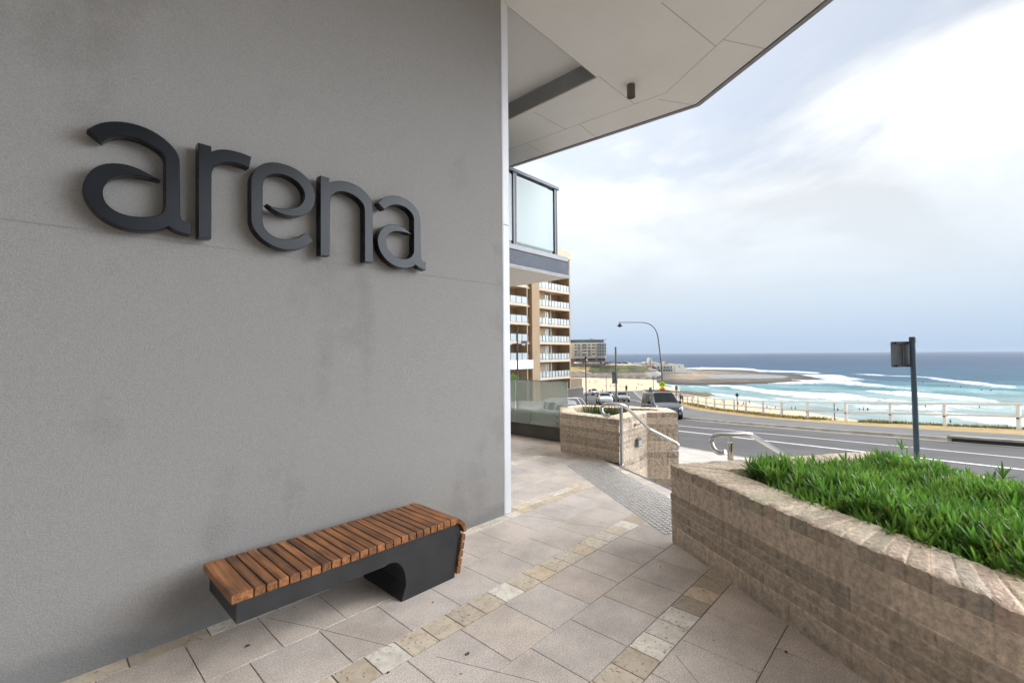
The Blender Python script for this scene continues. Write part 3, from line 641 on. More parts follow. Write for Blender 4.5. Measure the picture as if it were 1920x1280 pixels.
G2 = [(788,430),(800,408),(822,386),(850,366),(885,352),(925,344),(965,343),(1005,347),(1045,356),(1085,371),(1125,393),(1162,421),(1195,453),(1224,486),(1246,518),(1261,548),(1270,580),(1273,615),(1276,800),(1280,1050),(1283,1074),(1292,1089),(1308,1098),(1335,1106),(1333,1201),(1300,1195),(1268,1181),(1240,1161),(1216,1138),(1190,1157),(1160,1169),(1125,1177),(1085,1179),(1042,1174),(1000,1162),(958,1143),(920,1118),(883,1086),(850,1050),(822,1010),(800,965),(785,920),(777,873),(778,835),(787,795),(803,758),(826,722),(855,695),(890,677),(930,668),(970,669),(1010,678),(1048,692),(1085,712),(1115,735),(1143,760),(1168,789),(1140,781),(1105,769),(1065,758),(1025,752),(985,752),(950,757),(922,769),(898,790),(882,817),(875,850),(876,885),(884,922),(900,958),(923,992),(953,1022),(987,1046),(1022,1062),(1060,1071),(1095,1073),(1125,1069),(1152,1058),(1176,1040),(1190,1015),(1196,985),(1196,800),(1195,605),(1190,578),(1178,552),(1158,526),(1130,501),(1098,480),(1065,464),(1030,453),(995,449),(962,450),(930,458),(902,470),(878,489),(860,508)]
letters = [('a', GA, (140, 210), .20305, 'first and largest-looking dark raised letter a at the left end of the sign'),
           ('r', GR, (350, 250), .18755, 'dark raised letter r on the grey wall'),
           ('e', GE, (350, 250), .18755, 'dark raised letter e in the middle of the wall sign'),
           ('n', GN, (580, 310), .16405, 'dark raised letter n on the grey wall'),
           ('a', G2, (580, 310), .16405, 'last dark raised letter a, next to the wall corner')]
def smooth_poly(p, it=1):
    for _ in range(it):
        q = []
        n = len(p)
        for i in range(n):
            a, b, c = Vector(p[i-1]), Vector(p[i]), Vector(p[(i+1) % n])
            d1, d2 = (b-a), (c-b)
            ang = d1.angle(d2) if d1.length > 1e-6 and d2.length > 1e-6 else 0
            if ang > .6 or max(d1.length, d2.length) > .09: q.append(p[i])
            else: q.append(tuple(b*.5+(a+c)*.25))
        p = q
    return p
for (ch, g, offp_, sc_, lab) in letters:
    poly = smooth_poly(px_poly(g, offp_, sc_, VF), 2)
    cx = sum(p[0] for p in poly)/len(poly); cz = min(p[1] for p in poly)
    lt = thing('sign_letter', lab, 'sign letter', (cx, VB, cz), group='raised letters of the wall sign')
    n = len(poly); bev = .003
    loc = [(p[0]-cx, p[1]-cz) for p in poly]
    tri = geometry.tessellate_polygon([[Vector((p[0], p[1], 0)) for p in loc]])
    m = MB()
    # inset ring for a crisp chamfer
    ins = []
    area = sum(loc[i-1][0]*loc[i][1]-loc[i][0]*loc[i-1][1] for i in range(n))
    sg_ = 1 if area > 0 else -1
    for i in range(n):
        a, b, c = Vector(loc[i-1]), Vector(loc[i]), Vector(loc[(i+1) % n])
        d = ((b-a).normalized()+(c-b).normalized())
        d = d.normalized() if d.length > 1e-4 else (c-b).normalized()
        nn_ = Vector((-d.y, d.x))*sg_
        ins.append((b.x+nn_.x*bev, b.y+nn_.y*bev))
    vs = [(p[0], VF-VB, p[1]) for p in ins]+[(p[0], VF-VB+bev, p[1]) for p in loc]+[(p[0], 0, p[1]) for p in loc]
    fs = [tuple(t_) for t_ in tri]+[tuple(i+2*n for i in t_[::-1]) for t_ in tri]
    for i in range(n):
        k = (i+1) % n; fs += [(i, k, n+k, n+i), (n+i, n+k, 2*n+k, 2*n+i)]
    m.add(vs, fs); lo_ = m.build('letter_body', M['letter'], lt); flipcheck(lo_)
    # stand-off pins behind points that lie inside the letter stroke
    us = sorted(range(n), key=lambda i: loc[i][1])
    for i in (us[int(n*.12)], us[int(n*.5)], us[int(n*.9)]):
        p = ins[i]; q = loc[i]; d = Vector((p[0]-q[0], p[1]-q[1])).normalized()*.03
        pm_ = MB(); pm_.tube([(q[0]+d.x, 0, q[1]+d.y), (q[0]+d.x, VW-VB+.003, q[1]+d.y)], .006, 8); pm_.build('standoff_pin', M['blackm'], lt)

# ------------------------------------------------------------------ bench
B0 = (1.9, 2.83, 0)
bn = thing('bench', 'low bench with brown timber slats on a dark metal base, against the grey wall', 'bench', B0)
y0b, y1b = 2.585, 3.075
def curve_base():
    # side profile in (u, z): cantilever beam, rounded throat, flared foot
    pr = [(.735, .268), (1.56, .268)]
    for k in range(1, 9):                      # fillet into the foot
        a = pi/2*k/8; pr.append((1.56+.165*sin(a), .268+.028*sin(2*a)-.165*(1-cos(a))))
    pr += [(1.69, .0), (2.128, .0), (2.185, .27)]
    for k in range(0, 8):
        a = pi/2*k/7; pr.append((2.118+.072*cos(a), .303+.078*sin(a)))
    pr += [(.735, .381)]
    return [(p[0]-B0[0], p[1]) for p in pr]
prof = curve_base()
m = MB()
n = len(prof)
tri = geometry.tessellate_polygon([[Vector((p[0], p[1], 0)) for p in prof]])
vs = [(p[0], y0b-B0[1], p[1]) for p in prof]+[(p[0], y1b-B0[1], p[1]) for p in prof]
fs = [tuple(t_) for t_ in tri]+[tuple(i+n for i in t_[::-1]) for t_ in tri]+[(i, (i+1) % n, n+(i+1) % n, n+i) for i in range(n)]
m.add(vs, fs); flipcheck(m.build('base', M['steel_dark'], bn))
rs = random.Random(5)
def slat(cx, cz, wid, th, ang):
    ys0, ys1 = 2.563-B0[1], 3.082-B0[1]
    m = MB(); m.box(-wid/2, wid/2, ys0, ys1, -th/2, th/2, b=.003)
    o = m.build('slat', M['wood'], bn); o.location = (cx-B0[0], 0, cz); o.rotation_euler = (0, ang, 0)
slat(.705+.05, .403, .099, .044, 0)
x = .705+.104; k = 0
while x < 2.11:
    slat(x+.027, .403, .0515, .044, 0); x += .0578
path = [(2.125, .403)]
for k in range(1, 7):
    a = pi/2-k*(pi/2-.0)/6; path.append((2.128+.083*cos(a), .322+.083*sin(a)))
for a in (80, 67, 54, 41, 28, 15, 3):
    a = R(a); slat(2.122+.093*cos(a), .311+.093*sin(a), .0175, .032, pi/2-a)
for zz in (.268, .213, .158, .103, .05):
    slat(2.207-(.30-zz)*.21, zz, .047, .036, pi/2+.2)

# ------------------------------------------------------------------ split-face block planters
rb = random.Random(3)
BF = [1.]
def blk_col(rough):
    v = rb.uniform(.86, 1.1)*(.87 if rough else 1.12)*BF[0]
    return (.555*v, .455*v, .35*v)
COURSES = [(-.9, -.74, 0), (-.735, -.58, 1), (-.575, -.42, 0), (-.415, -.2, 1), (-.195, .002, 1)]
def wall_face(mb, a, b, courses, nrm, bl=.39, step=.0095):
    a, b = Vector(a), Vector(b); Lw = (b-a).length; d = (b-a)/Lw; nx = max(2, int(Lw/step)); s0 = rb.uniform(0, 9)
    for ci, (z0, z1, rough) in enumerate(courses):
        nz_ = max(2, int((z1-z0)/step)); off_ = ((ci+1)//2 % 2)*bl/2+.07
        cols = {}
        vs, cs = [], []
        for i in range(nx+1):
            s_ = Lw*i/nx; bi = math.floor((s_+off_)/bl)
            if bi not in cols: cols[bi] = blk_col(rough)
            fr = (s_+off_)/bl-bi; mort = min(fr, 1-fr)*bl
            for k in range(nz_+1):
                z = z0+(z1-z0)*k/nz_
                mz = min(k, nz_-k)*(z1-z0)/nz_
                dp = 0.
                if rough:
                    dp = .009*noise.fractal(Vector((s_*17+s0, z*22, bi*3.1)), 1., 2.1, 4)+.007*noise.fractal(Vector((s_*45+s0, z*48, 4)), .8, 2., 3)+.004
                    if mz < .004: dp = .001
                else: dp = .0015*noise.noise(Vector((s_*30, z*30, 9)))-.002
                c = cols[bi]
                if mort < .005 or mz < .001: dp = -.002; c = (c[0]*(1.3 if mz < .001 else .8), c[1]*(1.3 if mz < .001 else .78), c[2]*(1.3 if mz < .001 else .76))
                # water marks running from the cap and dirt specks
                st_ = noise.fractal(Vector((s_*9+s0, z*.7, 2)), 1., 2., 3)
                gdirt = max(0, min(1, (st_-.3)*3))*.15
                if z < .12 and z > -.1: gdirt = max(gdirt, (.12-z)*2.6*max(0, .5+noise.noise(Vector((s_*6, z*9, 1)))))
                c = tuple(q*(1-gdirt) for q in c)
                vs.append((a.x+d.x*s_+nrm[0]*dp, a.y+d.y*s_+nrm[1]*dp, z)); cs.append(c)
        fs = [(i*(nz_+1)+k, (i+1)*(nz_+1)+k, (i+1)*(nz_+1)+k+1, i*(nz_+1)+k+1) for i in range(nx) for k in range(nz_)]
        mb.addc(vs, fs, cs)
def cap_ring(mb, outer, inner, z0, z1, zin, strip=.105, step=.0125):
    # closed ring of split-edge capping blocks between the outer and inner outlines
    n = len(outer)
    for e in range(n):
        A_, B_ = Vector(outer[e]), Vector(outer[(e+1) % n]); a_, b_ = Vector(inner[e]), Vector(inner[(e+1) % n])
        Lw = (B_-A_).length; nx = max(4, int(Lw/step)); nr = Vector(((B_-A_).y, -(B_-A_).x)).normalized()
        if nr.dot((A_+B_)/2-(a_+b_)/2) < 0: nr = -nr
        prof_t = [0, .03, .09, .18, .3, .42, .55, .68, .8, .9, .97, 1.]
        rows_ = []
        s0 = rb.uniform(0, 9); cols = {}
        for i in range(nx+1):
            t = i/nx; s_ = t*Lw; bi = math.floor((s_+s0*.01)/strip)
            if bi not in cols: cols[bi] = (tuple(q*rb.uniform(.96, 1.06) for q in blk_col(1)), rb.uniform(-.008, .008), rb.uniform(-.003, .003))
            (c, jut, lift) = cols[bi]; fr = (s_+s0*.01)/strip-bi; edge = min(fr, 1-fr)*strip
            o_, q_ = A_.lerp(B_, t), a_.lerp(b_, t)
            ends = min(1, min(t, 1-t)*Lw/.03)
            row, rc_ = [], []
            # outer vertical face: three heights with a broken top arris
            for zz, kk in ((z0, 0), (z0+(z1-z0)*.35, 1), (z0+(z1-z0)*.7, 1), (z1-.012, 1)):
                dj = (.010*noise.fractal(Vector((s_*22+s0, zz*25, 1)), 1., 2., 4)+jut+.006*noise.noise(Vector((s_*7, 2, s0))))*(kk)*ends + .004
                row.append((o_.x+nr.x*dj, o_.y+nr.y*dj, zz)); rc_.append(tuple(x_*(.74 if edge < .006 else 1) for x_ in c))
            for tt_ in prof_t:
                p_ = o_.lerp(q_, tt_)
                z = z1+lift*ends+.0035*noise.fractal(Vector((p_.x*26, p_.y*26, 3)), 1., 2., 3)
                drop = 0
                if tt_ < .1: drop = (.1-tt_)*10*(.007+.012*max(0, noise.noise(Vector((s_*24, 5, s0)))))
                oo = 0
                if tt_ < .12: oo = (.010*noise.fractal(Vector((s_*22+s0, z1*25, 1)), 1., 2., 4)+jut+.006*noise.noise(Vector((s_*7, 2, s0))))*(1-tt_/.12)*ends
                if edge < .006: z -= .005
                row.append((p_.x+nr.x*oo, p_.y+nr.y*oo, z-drop)); 
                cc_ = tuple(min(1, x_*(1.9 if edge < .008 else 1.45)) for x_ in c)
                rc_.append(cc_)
            row.append((q_.x, q_.y, zin)); rc_.append(c)
            rows_.append((row, rc_))
        m_ = len(rows_[0][0]); vs = [p for r_ in rows_ for p in r_[0]]; cs = [p for r_ in rows_ for p in r_[1]]
        fs = [(i*m_+k, (i+1)*m_+k, (i+1)*m_+k+1, i*m_+k+1) for i in range(nx) for k in range(m_-1)]
        mb.addc(vs, fs, cs)
def planter(name, label, corners, inner, top, courses, faces, soilz, core=.05):
    c0 = corners[0]; o = thing(name, label, 'planter', (c0[0], c0[1], 0))
    mb = MB()
    for (i, j_, crs) in faces:
        a, b = Vector(corners[i]), Vector(corners[j_]); nr = Vector(((b-a).y, -(b-a).x)).normalized()
        cen = sum((Vector(c) for c in corners), Vector((0, 0)))/len(corners)
        if nr.dot((a+b)/2-cen) < 0: nr = -nr
        wall_face(mb, a, b, crs, nr)
    wl = mb.build('block_wall', M['block'], o, True, loc=(c0[0], c0[1], 0)); flipcheck(wl)
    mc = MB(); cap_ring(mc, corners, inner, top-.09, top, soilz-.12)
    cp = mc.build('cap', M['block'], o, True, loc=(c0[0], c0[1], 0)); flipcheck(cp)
    # solid core just behind the faces keeps the wall light-tight
    cen = sum((Vector(c) for c in corners), Vector((0, 0)))/len(corners)
    mk = MB()
    n = len(corners)
    for i in range(n):
        a, b = Vector(corners[i]), Vector(corners[(i+1) % n]); d = (b-a).normalized(); nr = Vector((d.y, -d.x))
        if nr.dot((a+b)/2-cen) < 0: nr = -nr
        a2, b2 = a-nr*core+d*core*1.2, b-nr*core-d*core*1.2; mk.hexa(a2, b2, (-1.2, top-.04), (-1.2, top-.04), .05)
    mk.build('core', M['grout'], o, loc=(c0[0], c0[1], 0))
    ms = MB(); vs = [(p[0], p[1], soilz) for p in inner]; ms.add(vs, [tuple(range(len(vs)))]); ms.build('soil', M['soil'], o, loc=(c0[0], c0[1], 0))
    return o
A = Vector((3.775, 1.695)); a_ = Vector((.824, -.567)); b_ = Vector((-.567, -.824))
C = A+a_*2.05; Bc = A+b_*2.33; Dc = C+b_*2.33
cw_ = .30
Ai = A+a_*cw_+b_*cw_; Ci = C-a_*cw_+b_*cw_; Bi = Bc+a_*cw_-b_*cw_; Di = Dc-a_*cw_-b_*cw_
CR = [(-.95, -.80, 0), (-.80, -.62, 1), (-.62, -.43, 1), (-.43, -.24, 0), (-.24, .0, 1), (-.0, .145, 0), (.145, .215, 1), (.215, .285, 1), (.285, .35, 1), (.35, .415, 1), (.415, .57, 0)]
pr_ = planter('block_planter', 'long split-face block planter full of green groundcover beside the paving', [A, C, Dc, Bc], [Ai, Ci, Di, Bi], .66,
        CR, [(0, 1, CR), (1, 2, CR), (2, 3, CR), (3, 0, CR[5:])], .54)
PL = [(6.03, 4.58), (5.95, 3.45), (6.96, 3.52), (7.28, 3.14), (7.72, 3.52), (7.15, 5.0), (6.66, 5.06)]
PI_ = [(6.25, 4.42), (6.19, 3.74), (7.02, 3.78), (7.29, 3.46), (7.42, 3.58), (6.95, 4.76), (6.72, 4.82)]
CL = [(-.95, -.80, 0), (-.80, -.62, 1), (-.62, -.43, 1), (-.43, -.24, 0), (-.24, .0, 1), (.0, .155, 0), (.155, .23, 1), (.23, .305, 1), (.305, .38, 1), (.38, .45, 1), (.45, .55, 0)]
BF[0] = 1.2  # small planter's block colour lifted to carry the brighter top light there
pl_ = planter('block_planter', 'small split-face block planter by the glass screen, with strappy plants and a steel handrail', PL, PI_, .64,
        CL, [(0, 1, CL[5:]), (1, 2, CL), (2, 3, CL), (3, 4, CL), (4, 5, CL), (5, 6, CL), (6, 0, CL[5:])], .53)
pr_['group'] = pl_['group'] = 'block planters beside the steps'

# ------------------------------------------------------------------ planting
def lance(vs, fs, cs, base, dirv, length, width, bend, col, seg=4, twist=0.):
    d = dirv.normalized(); side = d.cross(Vector((0, 0, 1)))
    side = side.normalized() if side.length > .05 else Vector((1, 0, 0))
    side = (Matrix.Rotation(twist, 3, d) @ side)
    upv = side.cross(d)
    o = len(vs); p = Vector(base); cur = d.copy()
    prof_ = [.35, .8, 1., .72, .0][:seg+1] if seg == 4 else [.5, 1., .75, 0]
    for i in range(seg+1):
        w_ = width*prof_[i]/2; k = .82+.3*i/seg
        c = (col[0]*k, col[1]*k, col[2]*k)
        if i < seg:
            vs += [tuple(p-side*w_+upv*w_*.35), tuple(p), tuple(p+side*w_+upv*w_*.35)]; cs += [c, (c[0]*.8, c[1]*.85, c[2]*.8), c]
        else: vs.append(tuple(p)); cs.append(c)
        cur = (cur+Vector((0, 0, -1))*bend/seg).normalized(); p = p+cur*length/seg
    for i in range(seg-1):
        q = o+i*3; fs += [(q, q+3, q+4, q+1), (q+1, q+4, q+5, q+2)]
    q = o+(seg-1)*3; fs += [(q, q+3, q+1), (q+1, q+3, q+2)]
rg = random.Random(21)
vs, fs, cs = [], [], []
stv, stf, stc = [], [], []
sl, sb = 2.05, 2.33
cnt = 0
def inside(p):
    r_ = Vector((p[0]-A.x, p[1]-A.y)); return r_.dot(a_), r_.dot(b_)
while cnt < 1500:
    s_, t_ = rg.uniform(.22, sl-.16), rg.uniform(.26, sb-.16)
    # bare pocket at the pointed corner nearest the steps, ragged edge along the paving side
    if s_ < .40 and t_ < .62: continue
    if s_ < .30+.07*noise.noise(Vector((t_*4, 3, 1))): continue
    if t_ < .40+.08*noise.noise(Vector((s_*4, 7, 1))) : continue
    p = A+a_*s_+b_*t_
    hgt = .04+.06*noise.noise(Vector((p.x*1.7, p.y*1.7, 2)))+rg.uniform(-.03, .06)
    edge = min(s_-.2, t_-.2, sl-.1-s_)
    if edge < .2: hgt -= .05
    z0 = .55+max(.02, hgt); cnt += 1
    v = rg.uniform(.72, 1.2); tint = rg.uniform(-.1, .12)
    base_c = (v*(1+tint), v, v*(1-tint))
    lean = Vector((rg.uniform(-.5, .5), rg.uniform(-.5, .5), 1)).normalized()
    if rg.random() < .35:
        o = len(stv)
    nl = rg.randint(11, 16)
    for k in range(nl):
        az = k*2.4+rg.uniform(-.4, .4); tilt = R(22)+R(78)*(k/nl)+rg.uniform(-.15, .15)
        d = Vector((cos(az)*sin(tilt), sin(az)*sin(tilt), cos(tilt)))+lean*.35
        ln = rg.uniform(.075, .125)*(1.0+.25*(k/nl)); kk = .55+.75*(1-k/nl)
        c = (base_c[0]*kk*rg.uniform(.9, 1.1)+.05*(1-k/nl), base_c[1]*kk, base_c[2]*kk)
        if rg.random() < .014: c = (c[0]*1.7, c[1]*.7, c[2]*.9)
        b0_ = Vector((p.x, p.y, z0))+lean*(.05*(1-k/nl))
        lance(vs, fs, cs, b0_, d, ln, rg.uniform(.0125, .018), rg.uniform(-.25, .65), c, 4, rg.uniform(-.5, .5))
    if cnt % 3 == 0:
        m_ = MB()
for (px, py, h) in [(1585, 830, .13), (1690, 800, .11), (1755, 845, .11), (1600, 838, .1), (1880, 850, .12)]:
    X, D = onz(px, py+26, .80); q = W(X, D)
    for k in range(12):
        az = k*2.4; tilt = R(15)+R(60)*k/12; d = Vector((cos(az)*sin(tilt), sin(az)*sin(tilt), cos(tilt)))
        lance(vs, fs, cs, Vector((q[0], q[1], .72)), d, h*rg.uniform(.8, 1.15), .014, rg.uniform(.1, .6), (.9, .9, .9), 4)
m = MB(); m.addc(vs, fs, cs)
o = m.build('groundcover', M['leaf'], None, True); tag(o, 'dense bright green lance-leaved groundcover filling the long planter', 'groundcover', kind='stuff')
vs, fs, cs = [], [], []
for k in range(60):            # reddish dead stems at the bare corner
    s_, t_ = rg.uniform(.33, .46), rg.uniform(.42, .6); p = A+a_*s_+b_*t_
    d = Vector((rg.uniform(-1, 1), rg.uniform(-1, 1), rg.uniform(.2, 1)))
    lance(vs, fs, cs, Vector((p.x, p.y, .56+rg.uniform(0, .06))), d, rg.uniform(.04, .09), .006, .4, (1, 1, 1), 4)
m = MB(); m.addc(vs, fs, cs); tag(m.build('dead_stems', M['stem'], None, True), 'reddish brown dead stems in the bare corner of the planter', 'dead stems', kind='stuff')
rp = random.Random(8)
for (px, py, h, lab) in [(1113, 771, .14, 'strappy green plant at the left end of the small planter'), (1133, 772, .12, 'strappy green plant framed by the curled end of the handrail'), (1155, 773, .14, 'strappy green plant just left of the handrail post'), (1168, 771, .12, 'strappy green plant behind the sloping handrail')]:
    X, D = onz(px, py, .60); q = W(X, D)
    vs, fs, cs = [], [], []
    for k in range(46):
        az = rp.uniform(0, 2*pi); tilt = R(rp.uniform(4, 55)); d = Vector((cos(az)*sin(tilt), sin(az)*sin(tilt), cos(tilt)))
        bx = Vector((q[0]+rp.uniform(-.11, .11), q[1]+rp.uniform(-.13, .13), .54)); c_ = rp.uniform(.6, 1.3)
        lance(vs, fs, cs, bx, d, h*rp.uniform(.9, 1.9), .013, rp.uniform(.1, .6), (c_*rp.uniform(.9, 1.5), c_, c_), 4)
    m = MB(); m.addc(vs, fs, cs); o = m.build('strappy_plant', M['leaf2'], None, True, loc=(q[0], q[1], .54)); tag(o, lab, 'plant', 'strappy plants in the small planter')

# ------------------------------------------------------------------ glass screen on its upstand
sc = thing('glass_screen', 'frameless green-tinted glass screen bolted to a grey upstand beside the small planter', 'glass screen', (6.66, 5.6, 0))
GL = (6.66, 5.6, 0)
m = MB(); m.box(6.66, 6.86, 4.95, 9, -.6, .50, b=.005); m.build('upstand', M['lowwall'], sc, loc=GL)
for (v0, v1) in [(4.86, 6.115), (6.13, 7.3), (7.315, 8.5)]:
    m = MB(); m.box(6.615, 6.628, v0, v1, .265, 1.092, b=.002); m.build('glass_panel', M['glass_green'], sc, loc=GL)
    m = MB(); m.box(6.612, 6.631, v0, v1, 1.093, 1.104); m.build('edge_cap', M['frame_lt'], sc, loc=GL)
    for vv in (v0+.27, v1-.35):
        for zz in (.34, .44):
            if vv < 5.0: continue
            m = MB(); m.lathe([(.024, -.062), (.024, -.05), (.018, -.048), (.018, -.003)], (6.66, vv, zz), 14, 'x'); m.build('standoff_bolt', M['stainless_b'], sc, True, loc=GL)
# ------------------------------------------------------------------ steps
st = thing('steps', 'short flight of pale stone steps going down between the two block planters', 'steps', (NA[0], NA[1], 0))
for i in range(5):
    p, q = Vector(NA)-nd*1.0, Vector(NA)+nd*2.9
    sh = nn*(.30*i)
    m = MB(); m.prism([tuple(p+sh+nn*.0), tuple(q+sh), tuple(q+sh+nn*.298), tuple(p+sh+nn*.298)], -1.2, -.165*(i+1))
    m.build('tread', M['concrete'], st, loc=(NA[0], NA[1], 0))
    if i < 4:
        m = MB(); p2, q2 = Vector(NA)-nd*(.0 if i == 0 else .9), Vector(NA)+nd*2.8; sh2 = nn*(.30*i)
        m.prism([tuple(p2+sh2-nn*.03), tuple(q2+sh2-nn*.03), tuple(q2+sh2+nn*.004), tuple(p2+sh2+nn*.004)], -.165*i-.03, -.165*i+.003)
        m.build('nosing', M['frame_lt'] if i else M['grey_m'], st, loc=(NA[0], NA[1], 0))

# ------------------------------------------------------------------ handrails
def at_plan(px, py, D):
    X, D, z = atD(px, py, D); return Vector(W(X, D, z))
hl = thing('handrail', 'polished steel handrail with a curled end, fixed by a square post to the small planter', 'handrail', (5.884, 3.373, 0), group='steel handrails of the steps')
HL = (5.884, 3.373, 0)
Dp = S(5.884, 3.373)[1]
pts = [at_plan(1143, 778, Dp-.10), at_plan(1135, 778.5, Dp-.06), at_plan(1128.5, 771.5, Dp-.03), at_plan(1128.5, 764, Dp), at_plan(1134, 758.3, Dp), at_plan(1144, 757, Dp)]
hook = bez(pts, 5)
rest = fillet([at_plan(1144, 757, Dp), at_plan(1169, 758.5, Dp+.04), at_plan(1219, 805, 7.15), at_plan(1262, 827, 7.18)], .07, 6)
tail = bez([at_plan(1262, 827, 7.18), at_plan(1270.5, 832.5, 7.18), at_plan(1271, 839, 7.18), at_plan(1266, 842.5, 7.18), at_plan(1259.5, 842, 7.18)], 5)
m = MB(); m.tube(hook[:-1]+rest[:-1]+tail, .0255, 12); m.build('rail', M['stainless'], hl, True, loc=HL)
zt = at_plan(1166, 760, Dp).z-.02
m = MB(); m.box(5.862, 5.906, 3.355, 3.391, .004, zt, b=.004); m.box(5.84, 5.93, 3.33, 3.41, .0, .008); m.build('post', M['stainless_b'], hl, loc=HL)
for (px, py, px2, py2, D1, D2) in [(1201, 788, 1190.5, 797, 6.95, 7.0), (1247, 819.5, 1240.5, 822.5, 7.17, 7.27)]:
    p, q = at_plan(px, py, D1), at_plan(px2, py2, D2)
    m = MB(); m.tube(fillet([p, p+Vector((0, 0, -.05)), q], .02), .007, 8); m.lathe([(.03, -.006), (.03, .006)], q, 12, 'y'); m.build('bracket', M['stainless_b'], hl, True, loc=HL)
hp = Vector((4.268, 1.37, .66)); Dq = S(hp.x, hp.y)[1]
hr = thing('handrail', 'polished steel handrail with a curled end standing on the long planter wall', 'handrail', hp, group='steel handrails of the steps')
hook = bez([at_plan(1360.5, 847, Dq-.10), at_plan(1349, 848.5, Dq-.06), at_plan(1338.5, 841, Dq-.03), at_plan(1334, 829, Dq), at_plan(1338, 818.5, Dq), at_plan(1350, 815, Dq), at_plan(1363, 814.8, Dq)], 5)
e0 = Vector((4.395, 1.235, .905))
endp = Vector((5.35, .575, .40))
rest = fillet([at_plan(1363, 814.8, Dq), at_plan(1405, 813, Dq+.04), at_plan(1472, 853, Dq+.62), at_plan(1472, 853, Dq+.62)+(at_plan(1472, 853, Dq+.62)-at_plan(1405, 813, Dq+.04))*.55], .05, 6)
m = MB(); m.tube(hook[:-1]+rest, .0215, 12); m.build('rail', M['stainless'], hr, True, loc=hp)
pt_ = at_plan(1369, 829, Dq); zt = at_plan(1369, 816, Dq).z
m = MB(); m.tube([(pt_.x, pt_.y, .655), (pt_.x, pt_.y, pt_.z)], .0245, 16); m.tube([(pt_.x, pt_.y, pt_.z), (pt_.x, pt_.y, zt)], .007, 8); m.build('post', M['stainless'], hr, True, loc=hp)

# step light on the small planter
q = at_plan(1203, 840, 6.87); f1 = Vector((6.96-5.95, 3.52-3.45)).normalized()
wl = thing('wall_light', 'small square step light on the block wall under the sloping handrail', 'wall light', (6.62, 3.497, .20))
wl.location = (6.57, 3.487, .205); wl.rotation_euler = (0, 0, atan2(f1.y, f1.x))
m = MB(); m.box(-.075, .075, -.045, .0, -.06, .065, b=.006); m.build('housing', M['grey_m'], wl)
m = MB(); m.box(-.055, .055, -.049, -.046, -.045, .04); m.build('lens', pm('frosted_lens', (.42, .46, .48), .3), wl)
# ------------------------------------------------------------------ street and promenade ground
ST_ = [-40+4*i for i in range(10)]+[0+1.5*i for i in range(40)]+[60+4*i for i in range(24)]
def strip(name, fl_, fr_, zl, zr, mat, nx=1, z2=None, d0=-40, d1=152):
    m = MB(); ds = [d for d in ST_ if d0 <= d <= d1]
    vs = []
    for d in ds:
        for i in range(nx+1):
            t = i/nx; X = fl_(d)+(fr_(d)-fl_(d))*t; vs.append(W(X, d, zl(d)+(zr(d)-zl(d))*t))
    fs = [(i*(nx+1)+k, i*(nx+1)+k+1, (i+1)*(nx+1)+k+1, (i+1)*(nx+1)+k) for i in range(len(ds)-1) for k in range(nx)]
    m.add(vs, fs); o = m.build(name, mat); return o
zr_ = lambda d: zg(d); zk = lambda d: zg(d)+.12
strip_l = lambda d: Xnk(d)-3.2
sidew = lambda d: zg(d)+.12
def zland(d): return min(zg(d)+.11, -.16) if d < 6 else zg(d)+.11
struct(strip('ground', lambda d: -60, strip_l, zland, lambda d: min(sidew(d), zland(d)+.02), M['concrete'], 4))
struct(strip('footpath', strip_l, lambda d: Xnk(d)-.15, sidew, sidew, M['concrete']))
struct(strip('kerb', lambda d: Xnk(d)-.15, lambda d: Xnk(d)-.001, lambda d: zk(d)+.004, zk, M['kerb']))
struct(strip('kerb_face', lambda d: Xnk(d)-.001, Xnk, zk, lambda d: zr_(d)-.002, M['kerb']))
struct(strip('road', Xnk, Xfk, zr_, zr_, M['asphalt'], 3))
struct(strip('gutter', lambda d: Xfk(d)-.42, lambda d: Xfk(d)-.001, lambda d: zr_(d)+.005, lambda d: zr_(d)+.006, M['kerb']))
struct(strip('kerb', lambda d: Xfk(d), lambda d: Xfk(d)+.02, lambda d: zr_(d)-.01, zk, M['kerb']))
struct(strip('kerb', lambda d: Xfk(d)+.02, lambda d: Xfk(d)+.22, zk, lambda d: zk(d)+.003, M['kerb']))
struct(strip('promenade', lambda d: Xfk(d)+.22, Xpo, zk, zk, M['path'], 2))
zv = lambda d: zg(d)+.05
struct(strip('verge', Xpo, lambda d: Xfe(d)+.7, zk, zv, M['drygrass'], 4))
def bank_z(d): return -19.2
struct(strip('bank', lambda d: Xfe(d)+.7, lambda d: Xfe(d)+3.5, zv, lambda d: zv(d)-3.5, M['earth'], 2))
struct(strip('bank_foot', lambda d: Xfe(d)+3.5, lambda d: Xfe(d)+16, lambda d: zv(d)-3.5, lambda d: -18.9, M['sand'], 5))
